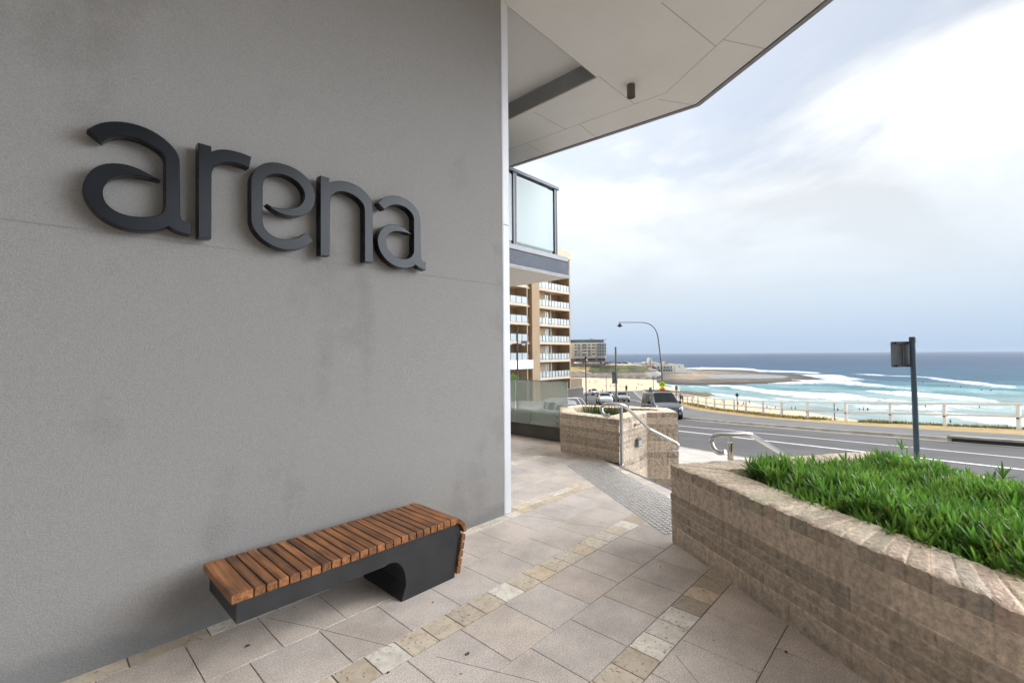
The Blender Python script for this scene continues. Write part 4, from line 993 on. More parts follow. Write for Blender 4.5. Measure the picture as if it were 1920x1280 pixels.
# painted lines (each follows the road)
def mark(off_ref, w_, d0, d1, name='road_marking'):
    m = MB(); ds = [d for d in ST_ if d0 <= d <= d1]; vs = []
    for d in ds: vs += [W(off_ref(d), d, zr_(d)+.007), W(off_ref(d)+w_, d, zr_(d)+.007)]
    m.add(vs, [(2*i, 2*i+1, 2*i+3, 2*i+2) for i in range(len(ds)-1)]); return struct(m.build(name, M['line']))
mark(lerp([(-40, 26.7), (11.36, 12.55), (17.84, 11.0), (24.84, 8.97), (32, 7.6), (40, 7.2), (46, 8.0)]), .14, -40, 44)
mark(lerp([(-40, 24.3), (12.74, 9.77), (21.06, 7.6), (26, 6.2), (32, 4.9)]), .19, -40, 31)
m = MB(); vs = []
for k in range(25):
    t = k/24; px = 1150+56*sin(t*pi*.62); py = 744+15*t
    for dd in (0, 1):
        X, D, z = None, None, None
        Xr, Yr, Zr = ray(px-dd*2.2, py)
        d = 20.
        while 1.6+Zr*d/Yr > zg(d)+.01 and d < 140: d += .25
        vs.append(W(Xr/Yr*d, d, zg(d)+.03))
m.add(vs, [(2*i, 2*i+1, 2*i+3, 2*i+2) for i in range(24)]); struct(m.build('road_marking', M['line']))
m = MB(); poly = [W(11.6+1.7*cos(a), 44+3.2*sin(a)) for a in [2*pi*k/20 for k in range(20)]]
m.prism([(p[0], p[1]) for p in poly], zg(46)-.4, zg(42.2)+.10); struct(m.build('traffic_island', M['kerb']))
# stormwater inlet in the far kerb
def along(f, d): return Vector(W(f(d), d, 0))
p, q = along(lambda d: Xfk(d)-.05, 15.6), along(lambda d: Xfk(d)-.05, 12.6)
di = thing('drain_inlet', 'concrete kerb inlet with a long dark slot at the far gutter', 'drain', (p.x, p.y, zg(15.6)))
dl_ = Vector((p.x, p.y, zg(15.6)))
m = MB(); m.hexa(p, q, (zg(15.6)+.13, zg(15.6)+.20), (zg(12.6)+.13, zg(12.6)+.20), .36); m.build('lintel', M['kerb'], di, loc=dl_)
m = MB(); m.hexa(p+(q-p)*.06, q-(q-p)*.06, (zg(15.4)-.03, zg(15.4)+.129), (zg(12.8)-.03, zg(12.8)+.129), .28); m.build('slot', M['black'], di, loc=dl_)
for t in (0.0, 1.0):
    c_ = p+(q-p)*(.02+.96*t); zz = zg(15.6-3*t); m = MB(); m.hexa(c_-(q-p)*.018, c_+(q-p)*.018, (zz-.05, zz+.129), (zz-.05, zz+.129), .32); m.build('end_block', M['kerb'], di, loc=dl_)

# dry tufts under the fence (uncountable)
rg2 = random.Random(4)
vs, fs, cs = [], [], []
for k in range(8500):
    d = 13+45*(rg2.random()**1.3); X = Xfe(d)+rg2.uniform(-.15, .75)
    if rg2.random() < .4: X = Xfe(d)+rg2.uniform(-.75, .3)
    g_ = noise.noise(Vector((X*.6, d*.35, 1)))
    if g_ < -.33 or (d < 24 and X < Xfe(d)-.05): continue
    p = Vector(W(X, d, zv(d)-.02)); az = rg2.uniform(0, 6.28)
    dv = Vector((cos(az)*.6, sin(az)*.6, 1)); c_ = rg2.uniform(.6, 1.4); gr = rg2.uniform(.6, 1.25) if d > 30 else rg2.uniform(.5, 1.)
    lance(vs, fs, cs, p, dv, rg2.uniform(.14, .34)*(1 if d > 24 else .75), .05, rg2.uniform(.3, 1.2), (c_*gr, c_, c_*.9), 3)
m = MB(); m.addc(vs, fs, cs); tag(m.build('grass_tufts', M['tuft'], None), 'dry olive grass tufts growing along the foot of the white promenade fence', 'grass', kind='stuff')

# ------------------------------------------------------------------ white promenade fence
def solve_px(px):
    d = 8.
    while d < 140:
        X = Xfe(d)
        if proj_px(X, d) <= px: return d
        d += .05
def proj_px(X, D):
    z = zv(D)-EYE; cy = cos(PITCH)*D+sin(PITCH)*z; cz = -sin(PITCH)*D+cos(PITCH)*z; x, y = X/cy, cz/cy
    c, s = cos(-ROLL), sin(-ROLL); return 960+(c*x-s*y)*FPX
fposts = [12.2, 14.7, 17.2]+[solve_px(p) for p in (1912, 1772.5, 1672, 1587, 1515, 1466, 1431.5, 1399, 1377, 1358, 1340, 1324, 1309, 1298, 1289)]
while fposts[-1] < 80: fposts.append(fposts[-1]+2.9)
P0 = along(Xfe, fposts[0]); fz = thing('promenade_fence', 'long white timber post and rail fence along the promenade edge above the beach', 'fence', (P0.x, P0.y, zg(fposts[0])))
FL = (P0.x, P0.y, zg(fposts[0]))
for i, d in enumerate(fposts):
    p = along(Xfe, d); q = along(Xfe, d+.3); m = MB(); dv = (q-p).normalized()
    m.hexa(p-dv*.065, p+dv*.065, (zv(d)-.3, zv(d)+1.045), (zv(d)-.3, zv(d)+1.045), .13); m.build('post', M['white'], fz, loc=FL)
    if i+1 < len(fposts):
        d2 = fposts[i+1]; p2 = along(Xfe, d2); nrm = Vector((dv.y, -dv.x))
        m = MB(); m.hexa(p, p2, (zv(d)+1.048, zv(d)+1.14), (zv(d2)+1.048, zv(d2)+1.14), .15); m.build('top_rail', M['white'], fz, loc=FL)
        o_ = Vector((nrm.x, nrm.y, 0))*.085; m = MB(); m.hexa(p+o_, p2+o_, (zv(d)+.50, zv(d)+.60), (zv(d2)+.50, zv(d2)+.60), .035); m.build('mid_rail', M['white'], fz, loc=FL)
        if i in (3, 4, 5, 6, 7):
            m = MB(); m.hexa(p-dv*.04-o_*.9, p+dv*.04-o_*.9, (zv(d)+.46, zv(d)+.52), (zv(d)+.46, zv(d)+.52), .03); m.build('reflector', M['black'], fz, loc=FL)

# ------------------------------------------------------------------ poles, lamps, signs
def vpost(name, label, cat, px, D, ztop, r, mat, group=None, zbot=None):
    X, _, _ = atD(px, 700, D); zb = zg(D)+.1 if zbot is None else zbot
    p = Vector(W(X, D, zb)); t = thing(name, label, cat, p, group=group)
    m = MB(); m.tube([(0, 0, -.1), (0, 0, ztop-zb)], r, 12); m.build('pole', mat, t, True); return t, p, X
vr, vrt = Vector(W(0, 1, 0)), Vector(W(1, 0, 0))     # ahead, right
def obox(mb, c, right, ahead, w_, dth, z0, z1, b=0):
    vs = [Vector(c)+right*sx*w_/2+ahead*sy*dth/2+Vector((0, 0, z)) for z in (z0, z1) for sy in (-1, 1) for sx in (-1, 1)]
    mb.add(vs, [(0, 2, 3, 1), (4, 5, 7, 6), (0, 1, 5, 4), (2, 6, 7, 3), (0, 4, 6, 2), (1, 3, 7, 5)])
# near sign on a slightly leaning blue-grey pole
D = 7.; Xs = 6.17; p = Vector(W(Xs, D, zg(D)+.1))
t = thing('street_sign', 'dark square sign seen from behind on a blue-grey pole beyond the long planter', 'street sign', p); t.rotation_euler = (vr.x*R(-.4), vr.y*R(-.4), 0)
zt = 1.80-p.z
m = MB(); m.tube([(0, 0, -.1), (0, 0, zt)], .036, 16); m.build('pole', M['bluepole'], t, True)
m = MB(); m.lathe([(.041, zt-.075), (.043, zt+.004), (.036, zt+.02)], (0, 0, 0), 16); m.build('cap', M['signback'], t, True)
ang = R(9); rr_ = (vrt*cos(ang)+vr*sin(ang)); aa_ = (vr*cos(ang)-vrt*sin(ang))
m = MB(); c_ = -rr_*.120+aa_*.055
pts_ = []
for (sx, sz) in ((-1, -1), (1, -1), (1, 1), (-1, 1)):
    for k in range(5):
        a = {(-1, -1): pi, (1, -1): 1.5*pi, (1, 1): 0, (-1, 1): .5*pi}[(sx, sz)]+k*pi/8
        pts_.append((sx*(.207-.02)+.02*cos(a), sz*(.195-.02)+.02*sin(a)))
zc_ = zt-.245
vs = [c_+rr_*a+aa_*o_+Vector((0, 0, zc_+b)) for o_ in (0, .005) for a, b in pts_]; n = len(pts_)
m.add(vs, [tuple(range(n-1, -1, -1)), tuple(range(n, 2*n))]+[(i, (i+1) % n, n+(i+1) % n, n+i) for i in range(n)]); m.build('sign_plate', M['signback'], t)
for zz in (.165, -.195):
    m = MB(); obox(m, c_-aa_*.016, rr_, aa_, .27, .028, zc_+zz, zc_+zz+.03); m.build('bracket', M['blackm'], t)
m = MB(); obox(m, c_-aa_*.006, rr_, aa_, .010, .010, zc_-.155, zc_+.155); m.build('seam', M['grey_m'], t)
# tall pole with a narrow box sign near the kerb
t, p, X = vpost('street_sign', 'tall brown-grey pole carrying a narrow box sign seen from behind', 'street sign', 1155, 15.5, 1.82, .03, pm('brown_grey_pole', (.13, .115, .10), .5, var=.15))
m = MB(); obox(m, vrt*(-.03)-vr*.0+vr*.06, vrt, vr, .17, .05, .55-p.z+.03, .98-p.z); m.build('sign_plate', M['grey_m'], t)
m = MB(); obox(m, vrt*(-.105)+vr*.06, vrt, vr, .02, .07, .55-p.z+.02, .985-p.z); m.build('frame', M['signback'], t)
# big bent-arm street lamp
t, p, X = vpost('street_lamp', 'tall grey street lamp with a long arm bent over the road', 'street lamp', 1242.5, 50, 0, .095, M['grey_m'], zbot=zg(50)+.1)
for ch in list(t.children): bpy.data.objects.remove(ch)
zt = atD(1200, 604.5, 50)[2]-p.z
pts = fillet([Vector((0, 0, -.2)), Vector((0, 0, 4.))-vrt*.05, Vector((0, 0, zt))-vrt*.62, Vector((0, 0, zt+.03))-vrt*4.7], 1.75, 12)
n = len(pts); m = MB(); m.tube(pts, [.105-.065*(i/(n-1)) for i in range(n)], 12); m.build('pole', M['grey_m'], t, True)
m = MB(); c_ = -vrt*4.62+Vector((0, 0, zt-.34)); m.lathe([(.05, .32), (.05, .24), (.14, .2), (.17, .1), (.26, .06), (.28, -.04), (.2, -.1)], c_, 14); m.build('lamp_head', M['blackm'], t, True)
m = MB(); m.lathe([(.13, -.101), (.12, -.15)], c_, 14); m.build('lens', M['grey_m'], t, True)
# pedestrian sign with supplementary plate
X, D_, z_ = atD(1241.5, 720.5, 49.6); q = Vector(W(X, 49.6, z_))
t = thing('crossing_sign', 'round fluorescent yellow warning sign with a black walking-legs mark on the lamp post', 'road sign', q)
def disc(mb, r, off_, n=28, th=.02):
    vs = [vrt*r*cos(2*pi*k/n)+Vector((0, 0, r*sin(2*pi*k/n)))+vr*(off_+s_) for s_ in (0, th) for k in range(n)]
    mb.add(vs, [tuple(range(n)), tuple(range(2*n-1, n-1, -1))]+[((i+1) % n, i, n+i, n+(i+1) % n) for i in range(n)])
m = MB(); disc(m, .33, -.02); m.build('sign_plate', M['yellowg'], t)
m = MB()
for sx in (-1, 1):
    a = Vector((0, 0, .15)); b = vrt*(.15*sx)+Vector((0, 0, -.12)); c_ = vrt*(.19*sx)+Vector((0, 0, -.16))
    w1 = vrt*.045*sx
    vs = [a-vr*.026, a+w1*1.9-vr*.026+Vector((0, 0, -.01)), b+w1-vr*.026, b-w1-vr*.026]; vs += [v+vr*.004 for v in vs]
    m.add(vs, [(0, 1, 2, 3), (4, 7, 6, 5), (0, 4, 5, 1), (1, 5, 6, 2), (2, 6, 7, 3), (3, 7, 4, 0)])
m.build('legs_symbol', M['black'], t)
q2 = Vector(W(X, 49.6, atD(1241.5, 730.5, 49.6)[2]))
t = thing('supplementary_sign', 'small orange rectangular plate below the round yellow sign', 'road sign', q2)
m = MB(); obox(m, Vector((0, 0, 0)), vrt, vr, .60, .03, -.20, .20); m.build('sign_plate', M['orange'], t)
m = MB(); obox(m, -vr*.018-vrt*.1, vrt, vr, .14, .004, -.09, .02); obox(m, -vr*.018+vrt*.1, vrt, vr, .12, .004, -.06, .08); m.build('lettering', pm('brown_mark', (.25, .06, .01), .6), t)
# lantern pole, far lamp posts and other slender poles
t, p, X = vpost('lamp_post', 'black lamp post with a small white lantern, left of the parked utes', 'lamp post', 1098.5, 45, atD(1098, 672, 45)[2], .055, M['blackm'])
zt = atD(1098, 672, 45)[2]-p.z
m = MB(); m.lathe([(.03, zt), (.10, zt+.04), (.11, zt+.14), (.05, zt+.22)], (0, 0, 0), 12); m.build('lantern', M['blackm'], t, True)
m = MB(); m.lathe([(.04, 0), (.09, .05), (.09, .15), (.04, .2)], vrt*.09+Vector((0, 0, zt-.26)), 10); m.build('globe', M['white'], t, True)
t, p, X = vpost('lamp_post', 'dark blue-grey post with a small knob top in front of the tan apartments', 'lamp post', 970.5, 26, atD(970, 617, 26)[2], .045, pm('navy_pole', (.04, .045, .07), .5))
m = MB(); zt = atD(970, 617, 26)[2]-p.z; m.lathe([(.05, zt), (.06, zt+.05), (.03, zt+.1)], (0, 0, 0), 12); m.build('knob', M['blackm'], t, True)
t, p, X = vpost('street_lamp', 'pale grey street lamp with a short curved arm before the tan apartments', 'street lamp', 951, 31, 1.3, .06, M['white'])
zt = atD(960, 641, 31)[2]-p.z; ex = atD(983, 640, 31)[0]-X
m = MB(); m.tube(bez([Vector((0, 0, 1.3-p.z-.1)), Vector((0, 0, zt-.35))+vrt*.1, Vector((0, 0, zt-.05))+vrt*.45, Vector((0, 0, zt))+vrt*(ex-.15)], 6), .04, 8); m.build('arm', M['white'], t, True)
m = MB(); obox(m, vrt*ex, vrt, vr, .42, .2, zt-.10, zt+.05); m.build('lamp_head', M['grey_m'], t)
m = MB(); obox(m, vrt*(ex-.05), vrt, vr, .22, .16, zt-.24, zt-.101); m.build('lens', M['white'], t)
zs = -18.3
for (px, D, ptop, pbot, r, lab) in [(1382, 62, 738, 768, .05, 'dark lantern post standing behind the white fence, left of the sign pole'), (1563.5, 48, 754, 790, .04, 'slender dark post with a flat top behind the white fence'),
                                    (1225.5, 85, 708, 748, .06, 'slender brown post on the beach side, left of the tall street lamp'), (1137, 95, 709, 745, .06, 'slender pale brown post behind the parked cars'), (1219.5, 47, 726, 752, .05, 'short grey sign post left of the round yellow sign'), (1268, 47, 723, 757, .045, 'thin grey post with a small sign right of the silver van')]:
    zt_ = atD(px, ptop, D)[2]; zb_ = atD(px, pbot, D)[2]; X = atD(px, 740, D)[0]
    if X > Xfe(D): zb_ = min(zb_, zv(D)-3.4)
    p = Vector(W(X, D, zb_)); t = thing('slender_post', lab, 'post', p, group='slender posts along the promenade')
    m = MB(); m.tube([(0, 0, -.6), (0, 0, zt_-zb_)], r, 8); m.build('pole', M['signback'] if 'dark' in lab else M['grey_m'], t, True)
    m = MB()
    if 'lantern' in lab: m.lathe([(.06, -.02), (.2, .1), (.22, .3), (.08, .5)], (0, 0, zt_-zb_-.4), 10)
    elif 'flat' in lab: obox(m, Vector((0, 0, 0)), vrt, vr, .32, .2, zt_-zb_, zt_-zb_+.06)
    elif 'sign' in lab: obox(m, -vr*.06, vrt, vr, .26, .03, zt_-zb_-.45, zt_-zb_)
    else: m.lathe([(.09, 0), (.1, .2), (.05, .3)], (0, 0, zt_-zb_-.1), 8)
    m.build('head', M['blackm'] if 'dark' in lab else M['grey_m'], t)

# ------------------------------------------------------------------ vehicles
def paint(name, c, metal=.35): return pm(name, c, .28, metal, var=.03, coat=.6)
def vehicle(name, label, X, D, heading, prof, Lh, glass, mat, wheels, group, wr=.33, lamps=None, extra=None, z=None, trim=True):
    """prof: stations from rear to nose (x, zb, zbelt, zroof, wl, wb, wr_); glass: (kind, i) windows; heading: forward direction in survey frame"""
    zz = zg(D)+.006 if z is None else z
    fwd = Vector(W(heading[0], heading[1], 0)).normalized()
    t = thing(name, label, 'van' if 'van' in name else ('pickup' if 'pickup' in name else 'car'), W(X, D, zz), atan2(fwd.y, fwd.x), group)
    slope = (zg(D+.5*fwd.dot(vr))-zg(D-.5*fwd.dot(vr)))
    t.rotation_mode = 'XYZ'; t.rotation_euler = (0, -math.atan(slope), atan2(fwd.y, fwd.x))
    rings = []
    for (x, zb_, zbe, zro, wl, wb, wro) in prof:
        h = [(wl*.86, zb_), (wl*.97, zb_+.10), (wl, zb_+(zbe-zb_)*.55), (wb, zbe-.02), (wb-.012, zbe), (wro+(wb-wro)*.1, zro-(zro-zbe)*.16-.004), (wro*.86, zro-.01), (wro*.45, zro+.012)]
        rings.append([(x, -y, z_) for y, z_ in h]+[(x, y, z_) for y, z_ in h[::-1]])
    n = len(rings[0]); m = MB()
    vs = [p for r_ in rings for p in r_]
    fs = [(i*n+k, i*n+k+1, (i+1)*n+k+1, (i+1)*n+k) for i in range(len(rings)-1) for k in range(n-1)]
    fs += [(i*n+n-1, i*n, (i+1)*n, (i+1)*n+n-1) for i in range(len(rings)-1)]
    fs += [tuple(range(n-1, -1, -1)), tuple((len(rings)-1)*n+k for k in range(n))]
    m.add(vs, fs); body = m.build('body', mat, t, True); flipcheck(body)
    def quad(nm, a, b, c, d, mt_, off_=.008, parent=t):
        P_ = [Vector(v) for v in (a, b, c, d)]; nr = (P_[1]-P_[0]).cross(P_[3]-P_[0]).normalized(); cen = Vector((0, 0, .7))
        if nr.dot(sum(P_, Vector())/4-cen) < 0: nr = -nr
        mm = MB(); vs = [p+nr*off_ for p in P_]+[p-nr*.006 for p in P_]
        mm.add(vs, [(0, 1, 2, 3), (4, 7, 6, 5), (0, 4, 5, 1), (1, 5, 6, 2), (2, 6, 7, 3), (3, 7, 4, 0)]); return mm.build(nm, mt_, parent)
    def mixp(p, q, s_): return tuple(Vector(p).lerp(Vector(q), s_))
    for kind, i in glass:
        r0, r1 = rings[i], rings[i+1]
        if kind == 'side':
            for (lo_i, hi_i) in ((4, 5), (n-1-4, n-1-5)):
                a, b, c, d = r0[lo_i], r1[lo_i], r1[hi_i], r0[hi_i]
                a2, b2, c2, d2 = mixp(a, b, .05), mixp(b, a, .05), mixp(c, d, .05), mixp(d, c, .05)
                quad('side_window', mixp(a2, d2, .06), mixp(b2, c2, .06), mixp(c2, b2, .02), mixp(d2, a2, .02), M['carglass'])
        else:
            mm = MB(); vs = []; ks = list(range(5, n-5))
            for off_ in (.016, -.004):
                for q, k in enumerate(ks):
                    a, b = Vector(r0[k]), Vector(r1[k]); d_ = b-a; nr = Vector((-d_.z, 0, d_.x)).normalized()
                    for f_ in (.05, .95):
                        p = a.lerp(b, f_)+nr*off_
                        if q == 0: p = p.lerp(Vector(r0[ks[1]]).lerp(Vector(r1[ks[1]]), f_)+nr*off_, .3)
                        if q == len(ks)-1: p = p.lerp(Vector(r0[ks[-2]]).lerp(Vector(r1[ks[-2]]), f_)+nr*off_, .3)
                        vs.append(p)
            m_ = len(ks); fs = []
            for q in range(m_-1): fs += [(2*q, 2*q+2, 2*q+3, 2*q+1), (2*m_+2*q, 2*m_+2*q+1, 2*m_+2*q+3, 2*m_+2*q+2)]
            mm.add(vs, fs); mm.build('windscreen' if kind == 'front' else 'rear_window', M['carglass'], t, True)
    hw = max(p_[4] for p_ in prof)
    for xw in wheels:
        for sy in (-1, 1):
            wv = bpy.data.objects.new('wheel', None); COL.objects.link(wv); wv.parent = t; wv.location = (xw, sy*(hw-.10), wr); wv.empty_display_size = .2
            mm = MB(); mm.lathe([(wr*.62, -.105), (wr*.95, -.11), (wr, -.08), (wr, .08), (wr*.95, .11), (wr*.62, .105)], (0, 0, 0), 22, 'y'); mm.build('tyre', M['rubber'], wv, True)
            mm = MB(); mm.lathe([(wr*.60, -.113), (wr*.52, -.09), (wr*.2, -.10), (wr*.14, -.118), (wr*.14, .118), (wr*.2, .10), (wr*.52, .09), (wr*.60, .113)], (0, 0, 0), 18, 'y'); mm.build('rim', M['chrome'], wv, True)
            mm = MB(); mm.lathe([(wr*1.16, -.002), (wr*1.16, .02)], (xw, sy*(hw+.0005)-.009, wr+.01), 24, 'y'); mm.build('wheel_arch', M['black'], t)
    if extra: extra(t, quad)
    return t
def part(t, nm, mt_, *b, bev=.01):
    m = MB(); m.box(*b, b=bev); return m.build(nm, mt_, t)
road_dir = lambda d: (Xfk(d+3)-Xfk(d-3))/6
# silver people-mover van, front towards the viewer
van_p = [(-2.5, .42, .95, 1.02, .80, .80, .70), (-2.46, .30, 1.0, 1.78, .90, .90, .72), (-2.25, .28, 1.02, 1.87, .94, .93, .74), (-.95, .26, 1.02, 1.92, .96, .95, .76), (.25, .26, 1.02, 1.91, .96, .95, .76), (.78, .26, 1.03, 1.86, .96, .94, .73), (1.62, .26, 1.08, 1.16, .96, .93, .84), (2.2, .27, .95, .99, .93, .90, .78), (2.5, .30, .74, .80, .84, .82, .70), (2.57, .38, .60, .64, .74, .72, .60)]
def van_x(t, quad):
    part(t, 'grille', M['black'], 2.44, 2.575, -.42, .42, .70, .745); part(t, 'grille', M['black'], 2.50, 2.60, -.40, .40, .60, .645)
    part(t, 'grille_bar', M['chrome'], 2.475, 2.60, -.44, .44, .655, .69); part(t, 'lower_intake', M['black'], 2.50, 2.602, -.5, .5, .40, .52)
    part(t, 'number_plate', M['white'], 2.585, 2.612, -.19, .19, .44, .53, bev=.004)
    for s_ in (-1, 1):
        quad('headlight', (2.30, s_*.88, .92), (2.52, s_*.60, .80), (2.53, s_*.62, .66), (2.36, s_*.90, .70), M['lamp'], .02)
        part(t, 'mirror', M['black'], 1.0, 1.15, s_*1.08-.1, s_*1.08+.1, 1.06, 1.26, bev=.03)
        part(t, 'roof_rail', M['blackm'], -1.9, .35, s_*.66-.02, s_*.66+.02, 1.935, 1.975)
        part(t, 'fog_lamp', M['lamp'], 2.50, 2.585, s_*.63-.07, s_*.63+.07, .42, .50)
        m = MB(); m.box(.235, .245, s_*.958-.004, s_*.958+.004, .34, 1.0); m.box(-.955, -.945, s_*.958-.004, s_*.958+.004, .34, 1.0); m.build('door_seam', M['black'], t)
        part(t, 'sill', M['black'], -1.1, 1.1, s_*.93-.03, s_*.93+.03, .24, .34)
    for x in (-1.5, .1): part(t, 'roof_bar', M['blackm'], x-.025, x+.025, -.72, .72, 1.976, 2.01)
    for s_ in (-.3, .3):
        m = MB(); m.tube([(1.58, s_, 1.21), (1.45, s_-.35, 1.28)], .012, 6); m.build('wiper', M['black'], t)
vehicle('van', 'silver people-mover van with dark sides and roof bars driving towards the terrace', 10.9, 33.6, (-.06, -1), van_p, 5, [('side', 2), ('side', 3), ('side', 4), ('side', 5), ('front', 5), ('rear', 0)], paint('van_paint', (.085, .095, .115), .45), (-1.55, 1.62), None, extra=van_x, wr=.34)
car_p = [(-2.2, .40, .80, .86, .72, .70, .60), (-2.14, .28, .88, .96, .82, .80, .66), (-1.75, .24, .90, 1.00, .87, .85, .70), (-1.05, .22, .91, 1.40, .88, .87, .58), (-.1, .22, .91, 1.46, .88, .87, .60), (.45, .22, .91, 1.42, .88, .87, .58), (1.15, .22, .90, .97, .88, .86, .72), (1.85, .24, .78, .84, .86, .82, .68), (2.12, .28, .64, .70, .78, .74, .62), (2.2, .34, .54, .58, .70, .66, .55)]
hat_p = [(-2.05, .40, .86, .95, .76, .74, .60), (-2.0, .28, .94, 1.22, .84, .83, .58), (-1.6, .24, .95, 1.44, .88, .86, .60), (-.5, .22, .95, 1.50, .88, .87, .62), (.3, .22, .95, 1.47, .88, .87, .60), (.5, .22, .95, 1.44, .88, .87, .58), (1.2, .22, .93, 1.0, .88, .86, .72), (1.75, .24, .80, .86, .86, .82, .68), (2.0, .28, .66, .72, .78, .74, .62), (2.08, .34, .54, .58, .70, .66, .55)]
def car_x(plate, front=2.2):
    def f(t, quad):
        part(t, 'grille', M['black'], front-.06, front+.012, -.42, .42, .46, .54); part(t, 'lower_intake', M['black'], front-.1, front+.015, -.6, .6, .26, .38)
        part(t, 'number_plate', plate, front-.02, front+.03, -.19, .19, .40, .50, bev=.004)
        part(t, 'number_plate', plate, -front-.03, -front+.04, -.19, .19, .62, .72, bev=.004)
        for s_ in (-1, 1):
            quad('headlight', (front-.32, s_*.84, .74), (front-.06, s_*.52, .65), (front-.05, s_*.54, .55), (front-.28, s_*.84, .60), M['lamp'], .02)
            quad('tail_light', (-front+.12, s_*.82, .88), (-front+.02, s_*.55, .86), (-front+.02, s_*.55, .72), (-front+.10, s_*.82, .72), M['red'], .02)
            part(t, 'mirror', M['black'], .62, .76, s_*.98-.09, s_*.98+.09, .93, 1.07, bev=.03)
            part(t, 'sill', M['black'], -1., 1., s_*.85-.03, s_*.85+.03, .2, .29)
    return f
GP = 'cars on the street below'
vehicle('car', 'white hatchback facing the terrace, partly behind the tall brown-grey pole', 12.05, 60, (-.06, -1), hat_p, 4, [('side', 2), ('side', 3), ('side', 4), ('front', 5), ('rear', 1)], paint('white_car', (.66, .68, .70), 0), (-1.3, 1.3), GP, extra=car_x(M['white'], 2.06))
vehicle('car', 'silver sedan with a yellow number plate, right of the white hatchback', 16.4, 69, (.0, -1), car_p, 4.4, [('side', 3), ('side', 4), ('front', 5), ('rear', 2)], paint('silver_car', (.36, .38, .38)), (-1.35, 1.35), GP, extra=car_x(pm('yellow_plate', (.75, .55, .02), .5)))
vehicle('car', 'pale blue-grey car half hidden behind the white hatchback', 16.8, 81, (-.05, -1), hat_p, 4, [('side', 2), ('side', 3), ('side', 4), ('front', 5), ('rear', 1)], paint('paleblue_car', (.40, .47, .54), .2), (-1.3, 1.3), GP, extra=car_x(M['white'], 2.06))
ute_p = [(-2.6, .55, .98, 1.0, .82, .82, .80), (-2.58, .42, 1.06, 1.08, .90, .90, .88), (-.75, .38, 1.08, 1.10, .92, .92, .90), (-.7, .36, 1.08, 1.72, .92, .91, .66), (.2, .36, 1.08, 1.80, .92, .91, .70), (.55, .36, 1.08, 1.76, .92, .91, .68), (1.2, .36, 1.10, 1.17, .92, .90, .82), (2.2, .40, 1.02, 1.06, .90, .87, .80), (2.5, .46, .80, .86, .84, .80, .74), (2.56, .52, .66, .70, .78, .74, .68)]
def ute_x(bull):
    def f(t, quad):
        part(t, 'grille', M['black'], 2.48, 2.585, -.5, .5, .66, .82); part(t, 'bumper', M['black'] if bull else M['white'], 2.45, 2.70, -.86, .86, .42, .62)
        part(t, 'number_plate', M['white'], 2.69, 2.72, -.2, .2, .48, .58, bev=.004)
        if bull:
            m = MB(); m.tube(fillet([(2.72, -.8, .55), (2.74, -.78, 1.0), (2.74, .78, 1.0), (2.72, .8, .55)], .1), .04, 8); m.build('bull_bar', M['blackm'], t, True)
        for s_ in (-1, 1): quad('headlight', (2.3, s_*.86, .98), (2.52, s_*.58, .88), (2.53, s_*.58, .74), (2.36, s_*.86, .76), M['lamp'], .02); part(t, 'mirror', M['black'], .75, .9, s_*1.05-.1, s_*1.05+.1, 1.1, 1.3, bev=.03)
    return f
wp = paint('white_ute', (.72, .73, .75), 0)
vehicle('pickup', 'white dual-cab ute with a black bull bar parked at the beach end of the street', 21.6, 123, (.42, -1), ute_p, 5, [('side', 3), ('side', 4), ('front', 5)], wp, (-1.55, 1.62), 'white utes parked beside the beach', wr=.38, extra=ute_x(True))
vehicle('pickup', 'white ute parked behind the lantern post, left of the one with the bull bar', 18.2, 124, (.55, -1), ute_p, 5, [('side', 3), ('side', 4), ('front', 5)], wp, (-1.55, 1.62), 'white utes parked beside the beach', wr=.38, extra=ute_x(False))
# near ute with a canopy and tubular rack, seen from behind
cu_p = [(-2.6, .50, .98, 1.0, .82, .82, .70), (-2.58, .42, 1.06, 1.50, .90, .89, .70), (-2.52, .40, 1.08, 1.72, .91, .90, .64), (-.75, .38, 1.08, 1.76, .92, .91, .66), (-.7, .36, 1.08, 1.72, .92, .91, .66), (.2, .36, 1.08, 1.78, .92, .91, .70), (.55, .36, 1.08, 1.74, .92, .91, .68), (1.2, .36, 1.10, 1.17, .92, .90, .82), (2.2, .40, 1.02, 1.06, .90, .87, .80), (2.5, .46, .80, .86, .84, .80, .74), (2.56, .52, .66, .70, .78, .74, .68)]
def cu_x(t, quad):
    quad('rear_window', (-2.60, -.66, 1.10), (-2.60, .66, 1.10), (-2.555, .58, 1.50), (-2.555, -.58, 1.50), M['winglass'], .02)
    for k in range(4): part(t, 'louvre', M['grey_m'], -2.64, -2.60, -.62, .62, 1.16+k*.085, 1.172+k*.085, bev=.002)
    part(t, 'brake_light', M['red'], -2.60, -2.53, -.10, .30, 1.58, 1.65); part(t, 'tailgate', M['white'], -2.66, -2.58, -.84, .84, .56, 1.04)
    part(t, 'bumper', M['chrome'], -2.78, -2.6, -.88, .88, .40, .55)
    m = MB()
    for x in (-2.55, -1.6): m.tube(fillet([(x, -1.36, 1.0), (x, -1.28, 1.5), (x, -1.0, 1.86), (x, 1.0, 1.86), (x, 1.28, 1.5), (x, 1.36, 1.0)], .16), .03, 8)
    for s_ in (-1, 1): m.tube([(-2.55, s_*.8, 1.88), (-1.6, s_*.8, 1.88)], .028, 8)
    m.build('rack', M['white'], t, True)
    for s_ in (-1, 1): part(t, 'tail_light', M['red'], -2.64, -2.56, s_*.86-.05, s_*.86+.05, .64, .95)
